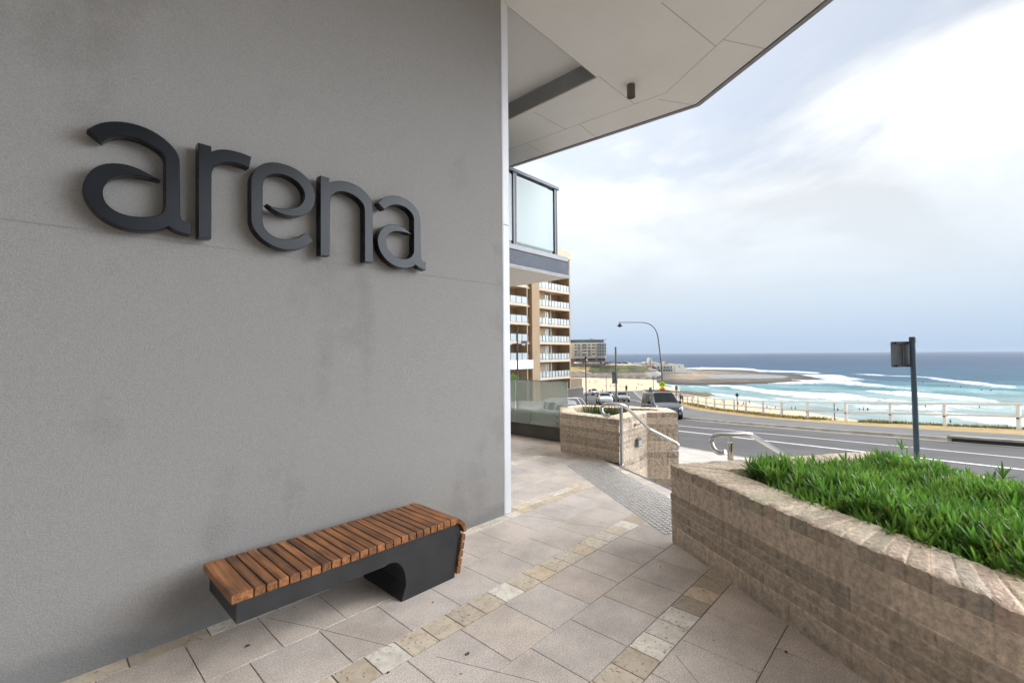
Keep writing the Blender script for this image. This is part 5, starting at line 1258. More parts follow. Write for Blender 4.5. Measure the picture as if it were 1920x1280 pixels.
cu = vehicle('pickup', 'white ute with a windowed canopy and tubular rack parked just beyond the glass screen', 2.75, 28.5, (-.16, 1), cu_p, 5, [('side', 1), ('side', 2), ('side', 4), ('side', 5), ('front', 6)], wp, (-1.55, 1.62), None, wr=.38, extra=cu_x, z=zg(28.5)-.12); cu.scale = (.9, .9, .88)

# ------------------------------------------------------------------ retaining walls beyond the street
pA, pB = Vector(W(6.2, 57.5, 0)), Vector(W(8.9, 57.5, 0))
t = thing('retaining_wall', 'low grey concrete wall with a pale sloping top beyond the parked ute', 'wall', (pA.x, pA.y, -5)); RL = (pA.x, pA.y, -5)
m = MB(); m.hexa(pA, pB, (-5.6, -3.0), (-5.6, -2.72), .3); m.build('wall', M['seawall'], t, loc=RL); m = MB(); m.hexa(pA, pB, (-2.995, -2.88), (-2.715, -2.60), .38); m.build('coping', M['concrete'], t, loc=RL)

# ------------------------------------------------------------------ tan apartment building
VT = 48.7
def up_(px): return onwall(px, 650, VT)[0]
u0, u1, u2, u3, u4, u5 = 46., up_(990), up_(997), up_(1011), up_(1070), up_(1070)
tb = thing('apartment_building', 'tall tan apartment building with glass balconies on the left', 'apartment building', (u4, VT, -6.5)); TL = (u4, VT, -6.5)
def tbx(nm, mat, *b, par=None):
    m = MB(); m.box(*b); return m.build(nm, mat, tb, loc=TL)
FZ = [-2.75+3.02*k for k in range(8)]
# structure: rear block, column, end walls
m = MB(); m.box(u0-8, u5-.3, VT+2.6, VT+24, -7.5, 19.4); m.box(u2, u3, VT-.15, VT+2.6, -7.5, 19.4); m.box(u4-.32, u4, VT, VT+2.6, -5.2, 20.0); m.box(u1-.12, u1+.12, VT+.1, VT+2.6, -7.5, 18.5); m.build('wall', M['tan'], tb, loc=TL)
m = MB(); m.box(u5-.25, u5+.35, VT+2.0, VT+26, -7.5, 13.9); m.build('fin_wall', M['tan_dk'], tb, loc=TL)
m = MB(); m.box(u3, u4-.33, VT+2.45, VT+2.59, -5., 19.); m.build('recess_wall', M['tan_dk'], tb, loc=TL)
m = MB(); m.box(u3-.3, u4+.15, VT-.25, VT+3, 18.6, 20.1); m.box(u0-8, u3, VT-.1, VT+3, 18.6, 19.3); m.build('roof', M['tan_lt'], tb, loc=TL)
m = MB(); m.box(u2+1.2, u4+5.2, VT+1.2, VT+8, -7.6, -3.1); m.build('podium', M['tan_dk'], tb, loc=TL)
rt2 = random.Random(9)
for k in range(0, 8):
    z = FZ[k]
    bl_ = tbx('balcony', M['tan_lt'], u3+.004, u4-.325, VT-.06, VT+2.44, z-.05, z+.40) if k < 7 else None
    if bl_ is not None:
        npn = 10; wdt = (u4-.33-u3)/npn
        for q in range(npn):
            m = MB(); m.box(u3+q*wdt+.10, u3+(q+1)*wdt-.10, VT-.02, VT+0.0, z+.46, z+1.42); o = m.build('glass_panel', M['curtain'] if q % 3 else M['frost2'], None); 
            for v in o.data.vertices: v.co -= Vector(TL)
            o.parent = bl_
        for q in range(npn+1):
            m = MB(); m.box(u3+max(.1, q*wdt)-.095, u3+min(q*wdt, npn*wdt-.1)+.095, VT-.03, VT+.03, z+.405, z+1.46); o = m.build('post', M['blackm'], None)
            for v in o.data.vertices: v.co -= Vector(TL)
            o.parent = bl_
        # windows in the recess
        tbx('window', M['winglass'], u3+.15, u3+1.7, VT+2.36, VT+2.44, z+.42, z+2.6); tbx('window_frame', M['blackm'], u3+.85, u3+.97, VT+2.33, VT+2.355, z+.42, z+2.6)
        tbx('partition', M['tan'], u3+1.75, u3+3.3, VT+1.3, VT+2.35, z+.41, z+2.9)
        tbx('window', M['curtain'], u3+3.4, u3+4.7, VT+1.6, VT+1.66, z+.42, z+2.75); tbx('window_frame', M['blackm'], u3+4.0, u3+4.10, VT+1.57, VT+1.595, z+.42, z+2.75)
        tbx('partition', M['tan_lt'], u3+4.75, u3+4.95, VT+1.3, VT+2.4, z+.41, z+2.95)
    # narrow side balconies and left bay
    if k >= 1:
        lb = tbx('balcony', M['tan_lt'], u0-8, u1-.125, VT-.06, VT+2.5, z+.0, z+.42); tbx('balcony', M['tan_lt'], u1+.125, u2-.004, VT+.3, VT+2.5, z-.05, z+.3)
        tbx('railing', M['tan_dk'], u1+.2, u2-.05, VT+.4, VT+.44, z+.31, z+1.3)
        npn = 4; UL = 50.2; wdt = (u1-.13-UL)/npn
        for q in range(npn):
            m = MB(); m.box(UL+q*wdt+.07, UL+(q+1)*wdt-.07, VT-.02, VT, z+.46, z+1.5); o = m.build('glass_panel', M['frost2'], None)
            for v in o.data.vertices: v.co -= Vector(TL)
            o.parent = lb
        for q in range(npn+1):
            m = MB(); m.box(UL+q*wdt-.06, UL+min(q*wdt+.06, npn*wdt-.01), VT-.03, VT+.03, z+.425, z+1.54); o = m.build('post', M['blackm'], None)
            for v in o.data.vertices: v.co -= Vector(TL)
            o.parent = lb
        m = MB(); m.box(u0-6, u1-.15, VT-.028, VT+.028, z+1.542, z+1.6); o = m.build('handrail', M['blackm'], None)
        for v in o.data.vertices: v.co -= Vector(TL)
        o.parent = lb
        for q in range(5): tbx('window', M['curtain'] if rt2.random() < .65 else M['winglass'], u0-2+q*1.35, u0-2+(q+1)*1.35-.16, VT+2.4, VT+2.5, z+.43, z+2.75)
        tbx('window_frame', M['blackm'], u0-2.2, u0-2+5*1.35, VT+2.52, VT+2.56, z+.43, z+2.85)
    elif k == 0:
        tbx('canopy', M['white'], u0-8, u2-.01, VT-.3, VT+2.5, z+2.0, z+3.4)
        tbx('entrance_glass', M['winglass'], u0-8, u1-1.6, VT+2.3, VT+2.5, -7, z+2.0)
# shrub at the foot of the building, seen above the glass screen
def shrub(name, label, X, D, z0, rad, h, n, col, group=None):
    r_ = random.Random(int(X*10+D)); vs, fs, cs = [], [], []
    p0 = Vector(W(X, D, z0)); t = thing(name, label, 'shrub', p0, group=group)
    for k in range(n):
        a, b = r_.uniform(0, 2*pi), r_.uniform(.15, 1.)**.5
        zz = r_.uniform(.15, 1)*h; w_ = rad*b*sqrt(max(.05, 1-(zz/h-.45)**2*2.2))
        p = Vector((cos(a)*w_, sin(a)*w_, zz)); d = Vector((cos(a), sin(a), r_.uniform(-.1, 1.3))); c_ = r_.uniform(.5, 1.4)
        lance(vs, fs, cs, p, d, rad*.42, rad*.12, .5, (col[0]*c_, col[1]*c_, col[2]*c_), 3)
    m = MB(); m.addc(vs, fs, cs); m.build('foliage', M['leaf2'], t)
    m = MB()
    for k in range(5):
        a = k*1.26; m.tube([(0, 0, -.05), (cos(a)*rad*.2, sin(a)*rad*.2, h*.4), (cos(a)*rad*.5, sin(a)*rad*.5, h*.8)], [.05, .035, .012], 6)
    m.build('stem', M['earth'], t)
    return t
X, D, z = atD(956, 712, 20); shrub('shrub', 'bright green leafy shrub showing above the glass screen', X, D, z-.75, .42, .95, 420, (1.6, 1.9, .6))

# ------------------------------------------------------------------ beach, headland, rock shelf
def terr(X, D):
    # beach
    z = -20.9+min(2.3, max(-2.5, .042*(Xsh(D)-X)))+.12*noise.fractal(Vector((X*.05, D*.05, 1)), 1., 2., 3)
    return z
m = MB(); vs = []; Xl = [-60+6*i for i in range(36)]; Dl = [20+6*i for i in range(100)]
for d in Dl:
    for x in Xl:
        zz = terr(x, d)
        if d < 170 and x < Xfe(min(d, 150))+12: zz = min(zz, zg(min(d, 175))-2.0)-.5
        vs.append(W(x, d, zz))
nx = len(Xl)
m.add(vs, [(i*nx+k, i*nx+k+1, (i+1)*nx+k+1, (i+1)*nx+k) for i in range(len(Dl)-1) for k in range(nx-1)]); struct(m.build('beach', M['sand'], None, True))
# street end bank dropping to the sand
m = MB(); vs = []
for i in range(40):
    X = -60+i*2.6
    for (d, z) in ((150.5, zg(150)+.1), (156, -13.5), (172, -18.8)): vs.append(W(X, d, z))
m.add(vs, [(i*3+k, (i+1)*3+k, (i+1)*3+k+1, i*3+k+1) for i in range(39) for k in range(2)]); struct(m.build('bank', M['sand']))

# headland: plateau with a scrubby seaward slope
def head_top(X): return lerp([(-200, -6.6), (60, -8.0), (120, -8.9), (136, -10.5), (150, -18.5), (165, -19.5)])(X)
def head_front(X): return lerp([(-200, 405), (50, 402), (100, 408), (125, 420), (140, 440), (152, 470)])(X)
m = MB(); vs, cs = [], []; Xl = [-200+5*i for i in range(50)]+[52+2.5*i for i in range(46)]; NDs = 34
for x in Xl:
    f0 = head_front(x); top = head_top(x)
    for k in range(NDs):
        t = k/(NDs-1)
        if k < NDs-4: d = f0+46*t/((NDs-5)/(NDs-1)); s_ = min(1, t/((NDs-5)/(NDs-1))); z = -18.6+(top+18.6)*(s_**.8)
        else: d = f0+46+70*(k-(NDs-5)); z = top-.15*(k-NDs+5)
        rough = min(1, (z+18.6)/3)*min(1, max(0, (top-z)/1.5)+.05)
        nz_ = noise.fractal(Vector((x*.13, d*.13, 5)), 1., 2.1, 4); z += nz_*.9*max(0, rough)
        g1_ = noise.noise(Vector((x*.06+3, d*.05, 2))); g2_ = noise.fractal(Vector((x*.25, d*.25, 8)), 1., 2., 4)
        green, brown, dark = (.085, .10, .026), (.115, .09, .045), (.045, .042, .022)
        w1 = max(0, min(1, .5+g1_*1.8)); c = tuple(a*(1-w1)+b*w1 for a, b in zip(brown, green))
        w2 = max(0, min(1, (g2_-.05)*2)); c = tuple(a*(1-w2)+b*w2 for a, b in zip(c, dark))
        if 100 < x < 112 and z > -15: c = tuple(a*.4+b*.6 for a, b in zip(c, (.16, .19, .05)))
        if x < 64+.35*(d-f0) and z < -10.5: c = (.40, .30, .13)
        if z > top-1.3: c = (.46, .38, .29)
        if k >= NDs-5: c = (.34, .32, .30)
        vs.append(W(x, d, z)); cs.append(c)
m.addc(vs, [(i*NDs+k, (i+1)*NDs+k, (i+1)*NDs+k+1, i*NDs+k+1) for i in range(len(Xl)-1) for k in range(NDs-1)], cs); struct(m.build('headland', M['hill'], None, True))
# sea wall promenade below the slope
pts = [(44, 385), (70, 388), (95, 390), (115, 394), (128, 404), (137, 424), (141, 450)]
P0 = W(*pts[0], -19); sw = thing('sea_wall', 'long pale concrete sea wall and walkway between the sand and the scrubby headland', 'sea wall', P0)
for nm, z0, z1, th, mt_, off_ in [('wall', -20.5, -17.1, 2., M['seawall'], 0), ('parapet', -16.75, -16.0, .5, M['concrete'], -1.2), ('walkway', -17.095, -16.76, 6., M['concrete'], 2.4), ('upper_wall', -17.09, -15.2, .8, M['seawall'], 5.)]:
    m = MB()
    for a, b in zip(pts[:-1], pts[1:]): m.hexa(W(a[0], a[1]+off_)[:2], W(b[0]+.4, b[1]+off_)[:2], (z0, z1), (z0, z1), th)
    m.build(nm, mt_, sw, loc=P0)
m = MB()
for k in range(14):
    a = lerp([(i/6, p[0]) for i, p in enumerate(pts)])(k/14+.02), lerp([(i/6, p[1]) for i, p in enumerate(pts)])(k/14+.02); m.hexa(W(a[0], a[1]-1.2)[:2], W(a[0]+2.2, a[1]-1.1)[:2], (-20.5, -18.4-.3*(k % 3)), (-20.5, -18.4-.3*(k % 2)), 1.4)
m.build('buttress', M['seawall'], sw, loc=P0)
# ramp from the headland road to the wall
m = MB(); a, b = W(59, 424, 0), W(72.5, 389, 0); m.hexa(a[:2], b[:2], (-15, -13.2), (-18, -16.2), 2.2); pt_m = m.build('beach_ramp', M['concrete']); tag(pt_m, 'pale concrete ramp slanting down the yellow grass to the sea wall', 'ramp')

# rock shelf around the baths
def rpoly(pxs, z):
    out = []
    for (px, py) in pxs: out.append(onz(px, py, z))
    return out
def pip(x, y, poly):
    c = False; n = len(poly)
    for i in range(n):
        x1, y1 = poly[i]; x2, y2 = poly[(i+1) % n]
        if (y1 > y) != (y2 > y) and x < (x2-x1)*(y-y1)/(y2-y1)+x1: c = not c
    return c
def dedge(x, y, poly):
    best = 1e9; n = len(poly)
    for i in range(n):
        a, b = Vector(poly[i]), Vector(poly[(i+1) % n]); p = Vector((x, y)); ab = b-a; t = max(0, min(1, (p-a).dot(ab)/max(1e-6, ab.length_squared))); best = min(best, (a+ab*t-p).length)
    return best
def sstep_(a, b, x): t = max(0, min(1, (x-a)/(b-a))); return t*t*(3-2*t)
shelf = rpoly([(1236, 717), (1262, 719), (1300, 720), (1350, 719.5), (1390, 719.5), (1430, 718.5), (1470, 716.5), (1505, 714), (1532, 709.5), (1525, 706), (1500, 702.5), (1465, 700.5), (1432, 699), (1420, 696.5), (1390, 694.5), (1340, 693.5), (1300, 693), (1262, 693.5), (1240, 700)], -20.4)
pool = rpoly([(1318, 703.6), (1360, 701.5), (1420, 702), (1465, 704), (1480, 706.5), (1466, 709), (1400, 709.3), (1330, 708.6)], -20.3)
m = MB(); vs, cs, idx = [], [], {}
Xl = [100+4*i for i in range(60)]; Dl = [318+6*i for i in range(62)]
for i, d in enumerate(Dl):
    for k, x in enumerate(Xl):
        ins_ = pip(x, d, shelf); de = dedge(x, d, shelf)*(1 if ins_ else -1)
        if de < -9: continue
        idx[(i, k)] = len(vs); nz_ = noise.fractal(Vector((x*.06, d*.06, 1)), 1., 2., 5)
        z = -22.2+min(2.1, (de+9)*.19)+.5*nz_*min(1, max(0, de/6+.4))
        inp = pip(x, d, pool); 
        if inp: z = -20.95
        front = lerp([(100, 350), (180, 368), (260, 405)])(x)
        c = (.155, .125, .098)
        tt_ = max(0, min(1, (d-front)/26-.2+nz_*.3)); sandy = max(0, min(1, (260-x)/70))
        c = tuple(a*(1-tt_*.75*sandy)+b*tt_*.75*sandy for a, b in zip(c, (.46, .36, .25)))
        if nz_ > .25: c = tuple(q*.7 for q in c)
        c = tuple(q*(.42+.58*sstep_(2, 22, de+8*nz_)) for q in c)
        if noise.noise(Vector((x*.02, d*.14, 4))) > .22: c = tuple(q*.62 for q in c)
        vs.append(W(x, d, z)); cs.append(c)
fs = []
for (i, k) in idx:
    if (i+1, k) in idx and (i, k+1) in idx and (i+1, k+1) in idx: fs.append((idx[(i, k)], idx[(i, k+1)], idx[(i+1, k+1)], idx[(i+1, k)]))
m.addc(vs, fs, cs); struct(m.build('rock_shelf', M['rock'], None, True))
m = MB(); m.add([W(x, d, -20.28) for x, d in pool], [tuple(range(len(pool)))]); struct(m.build('pool_water', M['pool']))
# small rock outcrop nearer the shore
oc = rpoly([(1200, 733.5), (1240, 731.5), (1290, 734.5), (1325, 734.8), (1334, 737), (1322, 740.5), (1285, 741.5), (1250, 741)], -20.2)
m = MB(); vs, cs, idx = [], [], {}
Xl = [52+1.6*i for i in range(44)]; Dl = [222+2*i for i in range(34)]
for i, d in enumerate(Dl):
    for k, x in enumerate(Xl):
        de = dedge(x, d, oc)*(1 if pip(x, d, oc) else -1)
        if de < -4: continue
        idx[(i, k)] = len(vs); nz_ = noise.fractal(Vector((x*.16, d*.16, 3)), 1., 2., 5); z = -21.4+min(1.5, (de+4)*.26)+.55*nz_
        zb_ = terr(x, d)-.15 if x < 96 else -25
        g_ = max(0, min(1, (x-88)/14+nz_)); c = tuple(a*(1-g_*.6)+b*g_*.6 for a, b in zip((.16, .12, .085), (.14, .14, .04)))
        vs.append(W(x, d, z+max(0, terr(x, d)+21.0)*.9)); cs.append(c)
fs = [(idx[(i, k)], idx[(i, k+1)], idx[(i+1, k+1)], idx[(i+1, k)]) for (i, k) in idx if (i+1, k) in idx and (i, k+1) in idx and (i+1, k+1) in idx]
m.addc(vs, fs, cs); struct(m.build('rock_outcrop', M['rock'], None, True))

# ------------------------------------------------------------------ headland buildings
HR, HF = vrt, vr
def frame_thing(name, label, cat, px, pyb, D, group=None):
    X, _, z = atD(px, pyb, D); return thing(name, label, cat, W(X, D, z), group=group), X, z
def fbox(t, nm, mat, x0, x1, y0, y1, z0, z1, par=None):
    m = MB(); c = HR*((x0+x1)/2)+HF*((y0+y1)/2); obox(m, c, HR, HF, x1-x0, y1-y0, z0, z1); return m.build(nm, mat, par or t)
k_ = 446/FPX
ht, hx, hz = frame_thing('hotel', 'far pale apartment block of seven storeys on the headland', 'apartment building', 1106, 683, 446)
def hx_(px): return (px-1106)*k_
def hz_(py): return (683-py)*k_
fbox(ht, 'wall', M['hotel'], hx_(1060), hx_(1134), 0, 18, hz_(671.5), hz_(642.2))
fbox(ht, 'podium', M['hotel_b'], hx_(1058), hx_(1135), -.5, 18, -3, hz_(671.6))
fbox(ht, 'end_bay', M['hotel_g'], hx_(1119.5), hx_(1134.4), -1.2, -.01, hz_(671.5), hz_(644))
fbox(ht, 'penthouse', M['penth'], hx_(1062), hx_(1133), 1.5, 16, hz_(642.1), hz_(637.4)); fbox(ht, 'roof', M['hotel_g'], hx_(1060), hx_(1137.5), .5, 18, hz_(637.3), hz_(636.2))
fbox(ht, 'roof_plant', M['hotel_g'], hx_(1108), hx_(1114), 5, 9, hz_(636.1), hz_(634.6)); fbox(ht, 'side_wing', M['hotel'], hx_(1134.1), hx_(1138), 3, 18, hz_(671.5), hz_(643))
rh = random.Random(12)
for r_ in range(5):
    zt, zb_ = 645.0+r_*5.9, 648.6+r_*5.9
    if r_ == 4: continue
    for (a, b) in [(1078, 1081.5), (1084, 1088), (1092, 1100), (1103, 1107.5), (1110.5, 1116.5)]:
        w_ = fbox(ht, 'window', M['winglass'] if rh.random() < .7 else M['hotel_g'], hx_(a), hx_(b), -.25, .3, hz_(zb_), hz_(zt))
        fbox(ht, 'balcony', M['hotel_g'] if rh.random() < .5 else M['hotel'], hx_(a-.6), hx_(b+.6), -1.3, -.26, hz_(zb_+1.3), hz_(zb_-.7))
    for (a, b) in [(1120.5, 1122.5), (1123.8, 1127.2), (1129, 1132)]: fbox(ht, 'window', M['penth'], hx_(a), hx_(b), -1.5, -1.1, hz_(zb_), hz_(zt-.3))
    fbox(ht, 'window', M['blackm'], hx_(1135), hx_(1137.4), 2.7, 3.2, hz_(zb_), hz_(zt-.5))
    fbox(ht, 'slab_band', M['hotel'], hx_(1060), hx_(1119.3), -.7, -.005, hz_(zb_+2.2), hz_(zb_+1.5))
for (a, b) in [(1079, 1088), (1091, 1099), (1102, 1115), (1121, 1127), (1129, 1134)]: fbox(ht, 'shopfront', M['blackm'], hx_(a), hx_(b), -.8, -.4, hz_(675), hz_(672.2))
fbox(ht, 'glazed_entry', M['penth'], hx_(1117), hx_(1119.6), -1.6, -1.21, hz_(679), hz_(672))
# parked cars on the headland road: tiny
def tiny_car(name, mb_body, mb_glass, mat):
    t = thing(name, '', '', (0, 0, 0)); mb_body.build('body', mat, t, True); mb_glass.build('window_band', M['carglass'], t); return t
def tc(mat):
    b = MB(); b.prism_xz([(-2.1, .3), (2.1, .3), (2.15, .75), (1.2, .92), (.6, 1.42), (-1.2, 1.45), (-2.0, .95), (-2.15, .6)], -.85, .85)
    g = MB(); g.prism_xz([(-1.75, .98), (1.0, .98), (.55, 1.34), (-1.15, 1.36)], -.87, .87); return tiny_car('parked_car', b, g, mat)
mats_ = [pm('tiny_white', (.75, .75, .75), .4), pm('tiny_red', (.35, .04, .04), .4), pm('tiny_dark', (.06, .07, .09), .4), pm('tiny_silver', (.42, .43, .45), .4)]
protos = [tc(q) for q in mats_]; used = set()
rc_ = random.Random(2); hw_ = atan2(HR.y, HR.x)
spots = [(1079.5, 0), (1087, 0), (1093, 1), (1101, 0), (1106.5, 3), (1112.5, 0), (1119.5, 0), (1125, 2), (1131.5, 0), (1137, 2), (1142, 3), (1148.5, 0), (1155, 2), (1161, 2), (1167, 3), (1173, 2), (1180, 3)]
nm_ = {0: 'white', 1: 'red', 2: 'dark', 3: 'silver'}
for i, (px, mi) in enumerate(spots):
    dd = 434+(i % 3)*3; X = atD(px, 680, dd)[0]; z = head_top(X)+.15
    o = protos[mi] if mi not in used else copy_tree(protos[mi]); used.add(mi)
    o.location = W(X, dd, z); o.rotation_euler = (0, 0, hw_+(0 if i % 2 else pi)+rc_.uniform(-.2, .2)+(.5 if i % 4 == 0 else 0)); o.scale = (1.15, 1.15, 1.15)
    o['label'] = 'tiny far %s car parked along the headland road' % nm_[mi]; o['category'] = 'car'; o['group'] = 'cars parked along the headland road'
# dark shrubs right of the hotel
for (px, lab) in [(1139, 'dark shrub at the right foot of the far hotel block'), (1146, 'second dark shrub right of the far hotel block'), (1168, 'dark shrub on the headland skyline above the scrub slope')]:
    X = atD(px, 680, 450)[0]; shrub('shrub', lab, X, 450, head_top(X)-.3, 2.6, 2.6, 90, (.35, .4, .35), 'dark shrubs on the headland')
# baths pavilion
kb = 490/FPX
bt, bx, bz = frame_thing('baths_pavilion', 'long cream beach pavilion with an arched tower, below the headland', 'pavilion', 1240, 699, 490)
def bx_(px): return (px-1240)*kb
def bz_(py): return (699-py)*kb
fbox(bt, 'wall', M['bath'], bx_(1209), bx_(1231), 0, 10, -2, bz_(678.3)); fbox(bt, 'wall', M['bath'], bx_(1193), bx_(1208.9), 2, 10, -2, bz_(680)); fbox(bt, 'wall', M['bath'], bx_(1231.1), bx_(1265), 1, 11, -2, bz_(682))
fbox(bt, 'wall', M['bath'], bx_(1266.5), bx_(1283), 1, 9, -2, bz_(683.4)); fbox(bt, 'wall', M['bath'], bx_(1283.1), bx_(1289), 2, 9, -2, bz_(689.5))
m = MB(); pr = [(bx_(1215), 0), (bx_(1222), 0), (bx_(1222), bz_(673.5))]+[(bx_(1218.5)+3.5*kb*cos(pi*k/10), bz_(673.5)+2.8*kb*sin(pi*k/10)) for k in range(1, 10)]+[(bx_(1215), bz_(673.5))]
n = len(pr); vs = [HR*a+Vector((0, 0, b))+HF*d for d in (-2., 3.) for a, b in pr]; m.add(vs, [tuple(range(n)), tuple(range(2*n-1, n-1, -1))]+[((i+1) % n, i, n+i, n+(i+1) % n) for i in range(n)]); m.build('tower', M['bath'], bt)
fbox(bt, 'tower_niche', pm('niche_shadow_panel', (.40, .42, .40), .8), bx_(1217.4), bx_(1219.8), -2.2, -2.01, bz_(684), bz_(674.5))
m = MB(); pr = [(bx_(1243.5), bz_(682)), (bx_(1254), bz_(682)), (bx_(1249), bz_(677.8))]; vs = [HR*a+Vector((0, 0, b))+HF*d for d in (.6, 8.) for a, b in pr]; m.add(vs, [(0, 1, 2), (5, 4, 3), (1, 0, 3, 4), (2, 1, 4, 5), (0, 2, 5, 3)]); m.build('gable', M['roofp'], bt)
m = MB(); vs = [HR*bx_(1223)+Vector((0, 0, bz_(678))), HR*bx_(1238)+Vector((0, 0, bz_(681))), HR*bx_(1238)+HF*9+Vector((0, 0, bz_(680))), HR*bx_(1223)+HF*9+Vector((0, 0, bz_(677)))]; m.add(vs+[v-Vector((0, 0, .5)) for v in vs], [(0, 1, 2, 3), (7, 6, 5, 4), (0, 4, 5, 1), (1, 5, 6, 2), (2, 6, 7, 3), (3, 7, 4, 0)]); m.build('roof', M['white'], bt)
fbox(bt, 'awning', pm('red_awning', (.42, .14, .10), .8), bx_(1214), bx_(1226), -2.4, -.1, bz_(688), bz_(685.5)); fbox(bt, 'opening', M['black'], bx_(1216), bx_(1231), -.5, -.05, bz_(690.5), bz_(688.1))
for k in range(9): fbox(bt, 'window', M['curtain'] if k % 2 else M['winglass'], bx_(1234+k*3.0), bx_(1235.9+k*3.0), .5, .98, bz_(690.5), bz_(686.5))
fbox(bt, 'balcony', M['hotel_g'], bx_(1232), bx_(1262), -1.5, .9, bz_(692.2), bz_(691.4))
for k in range(6): fbox(bt, 'window', M['winglass'], bx_(1235+k*4.6), bx_(1238+k*4.6), .5, .98, bz_(696), bz_(693))
for px in (1211, 1223.5): fbox(bt, 'window', pm('niche_dark', (.22, .19, .15), .7), bx_(px), bx_(px+1.6), -.3, -.05, bz_(684), bz_(681.5))
fbox(bt, 'window', M['winglass'], bx_(1273.8), bx_(1275.4), .6, .98, bz_(688.5), bz_(686.5))
fbox(bt, 'terrace_wall', M['seawall'], bx_(1222), bx_(1290), -9, -8, -2.6, .3); fbox(bt, 'terrace', M['concrete'], bx_(1222), bx_(1292), -7.99, .4, -2.6, .05)

# ------------------------------------------------------------------ sea
BANDS = [  # polylines (px, y_top, y_bottom, strength) of broken white water on the sea surface
 [(1329, 722, 725, .8), (1366, 722.5, 727.5, .9), (1410, 727.5, 736.5, 1), (1446, 732.5, 740.5, 1), (1490, 735.5, 747, 1), (1525, 737.2, 752, .9), (1561, 739, 756.5, .85), (1600, 742, 757, .8), (1640, 745, 757, .7), (1700, 751, 757, .55)],
 [(1625, 733, 737, .7), (1640, 732.5, 742, 1), (1700, 734, 747, 1), (1760, 740, 751, 1), (1820, 745.5, 753.5, 1), (1868, 750, 756, .8)],
 [(1435, 717, 720, .8), (1480, 714.5, 723, .95), (1540, 713.5, 721.5, .85), (1600, 715, 724, .8), (1660, 722, 729, .6), (1720, 730, 735, .4), (1760, 735, 739, .25)],
 [(1505, 703, 705.5, .9), (1530, 703.5, 712, 1), (1560, 704, 717, 1), (1590, 707, 717, .85), (1625, 711.5, 715.5, .45), (1660, 715.5, 717, .2)],
 [(1285, 690.2, 693, 1), (1316, 688.9, 693, 1), (1345, 689.6, 693, 1), (1390, 690.5, 694, 1), (1425, 693.5, 698.5, .9), (1480, 695.3, 700.3, .9), (1535, 698, 702.3, .8)],
 [(1600, 700.5, 702, .3), (1624, 700.8, 704, .75), (1650, 702, 706, .75), (1665, 704, 706, .5), (1690, 703.8, 707.5, .6), (1720, 705.2, 708.5, .6), (1777, 711, 717, .75), (1842, 717.5, 726, .75), (1904, 725, 730.5, .6)],
 [(1318, 736, 739, .9), (1360, 741, 745.5, .9), (1416, 747.5, 752.5, .8), (1450, 752, 753.5, .4)],
 [(1456, 747.5, 750, .8), (1475, 749, 752.5, .9), (1500, 752, 753.5, .5)],
 [(1600, 758, 766, .4), (1640, 758.5, 769, .7), (1700, 759, 772, .75), (1760, 760, 775, .6), (1840, 762, 770, .4), (1960, 766, 773, .4)],
 [(1600, 771, 774.5, .75), (1645, 772, 776, .5)],
 [(1735, 774, 777, .6), (1780, 776, 786, .95), (1840, 780, 796, 1), (1920, 786, 806, 1), (2000, 795, 815, 1)],
 [(1290, 723, 726, .5), (1310, 724.5, 728, .6), (1340, 726, 729, .4)],
 [(1500, 783, 784.5, .3), (1560, 788.5, 791.5, .9), (1590, 791, 794, .8)],
]
bandf = []
for b in BANDS: bandf.append((b[0][0], b[-1][0], lerp([(p[0], p[1]) for p in b]), lerp([(p[0], p[2]) for p in b]), lerp([(p[0], p[3]) for p in b])))
def to_px(X, D):
    z = SEA-EYE; cy = cos(PITCH)*D+sin(PITCH)*z; cz = -sin(PITCH)*D+cos(PITCH)*z; x, y = X/cy, cz/cy
    c, s = cos(-ROLL), sin(-ROLL); return 960+(c*x-s*y)*FPX, 640-(s*x+c*y)*FPX
def sstep(a, b, x): t = max(0, min(1, (x-a)/(b-a))); return t*t*(3-2*t)
Ds = []
d = 95.
while d < 900: Ds.append(d); d *= 1.0062
while d < 42000: Ds.append(d); d *= 1.09
tans = [-1.4, -1., -.6, -.2, .1, .25, .3]+[.32+.0028*i for i in range(340)]+[1.3, 1.5, 1.8, 2.2]
vs, cs = [], []
deep, mid, aqua, pale = (.006, .040, .108), (.006, .074, .138), (.028, .165, .195), (.25, .335, .325)
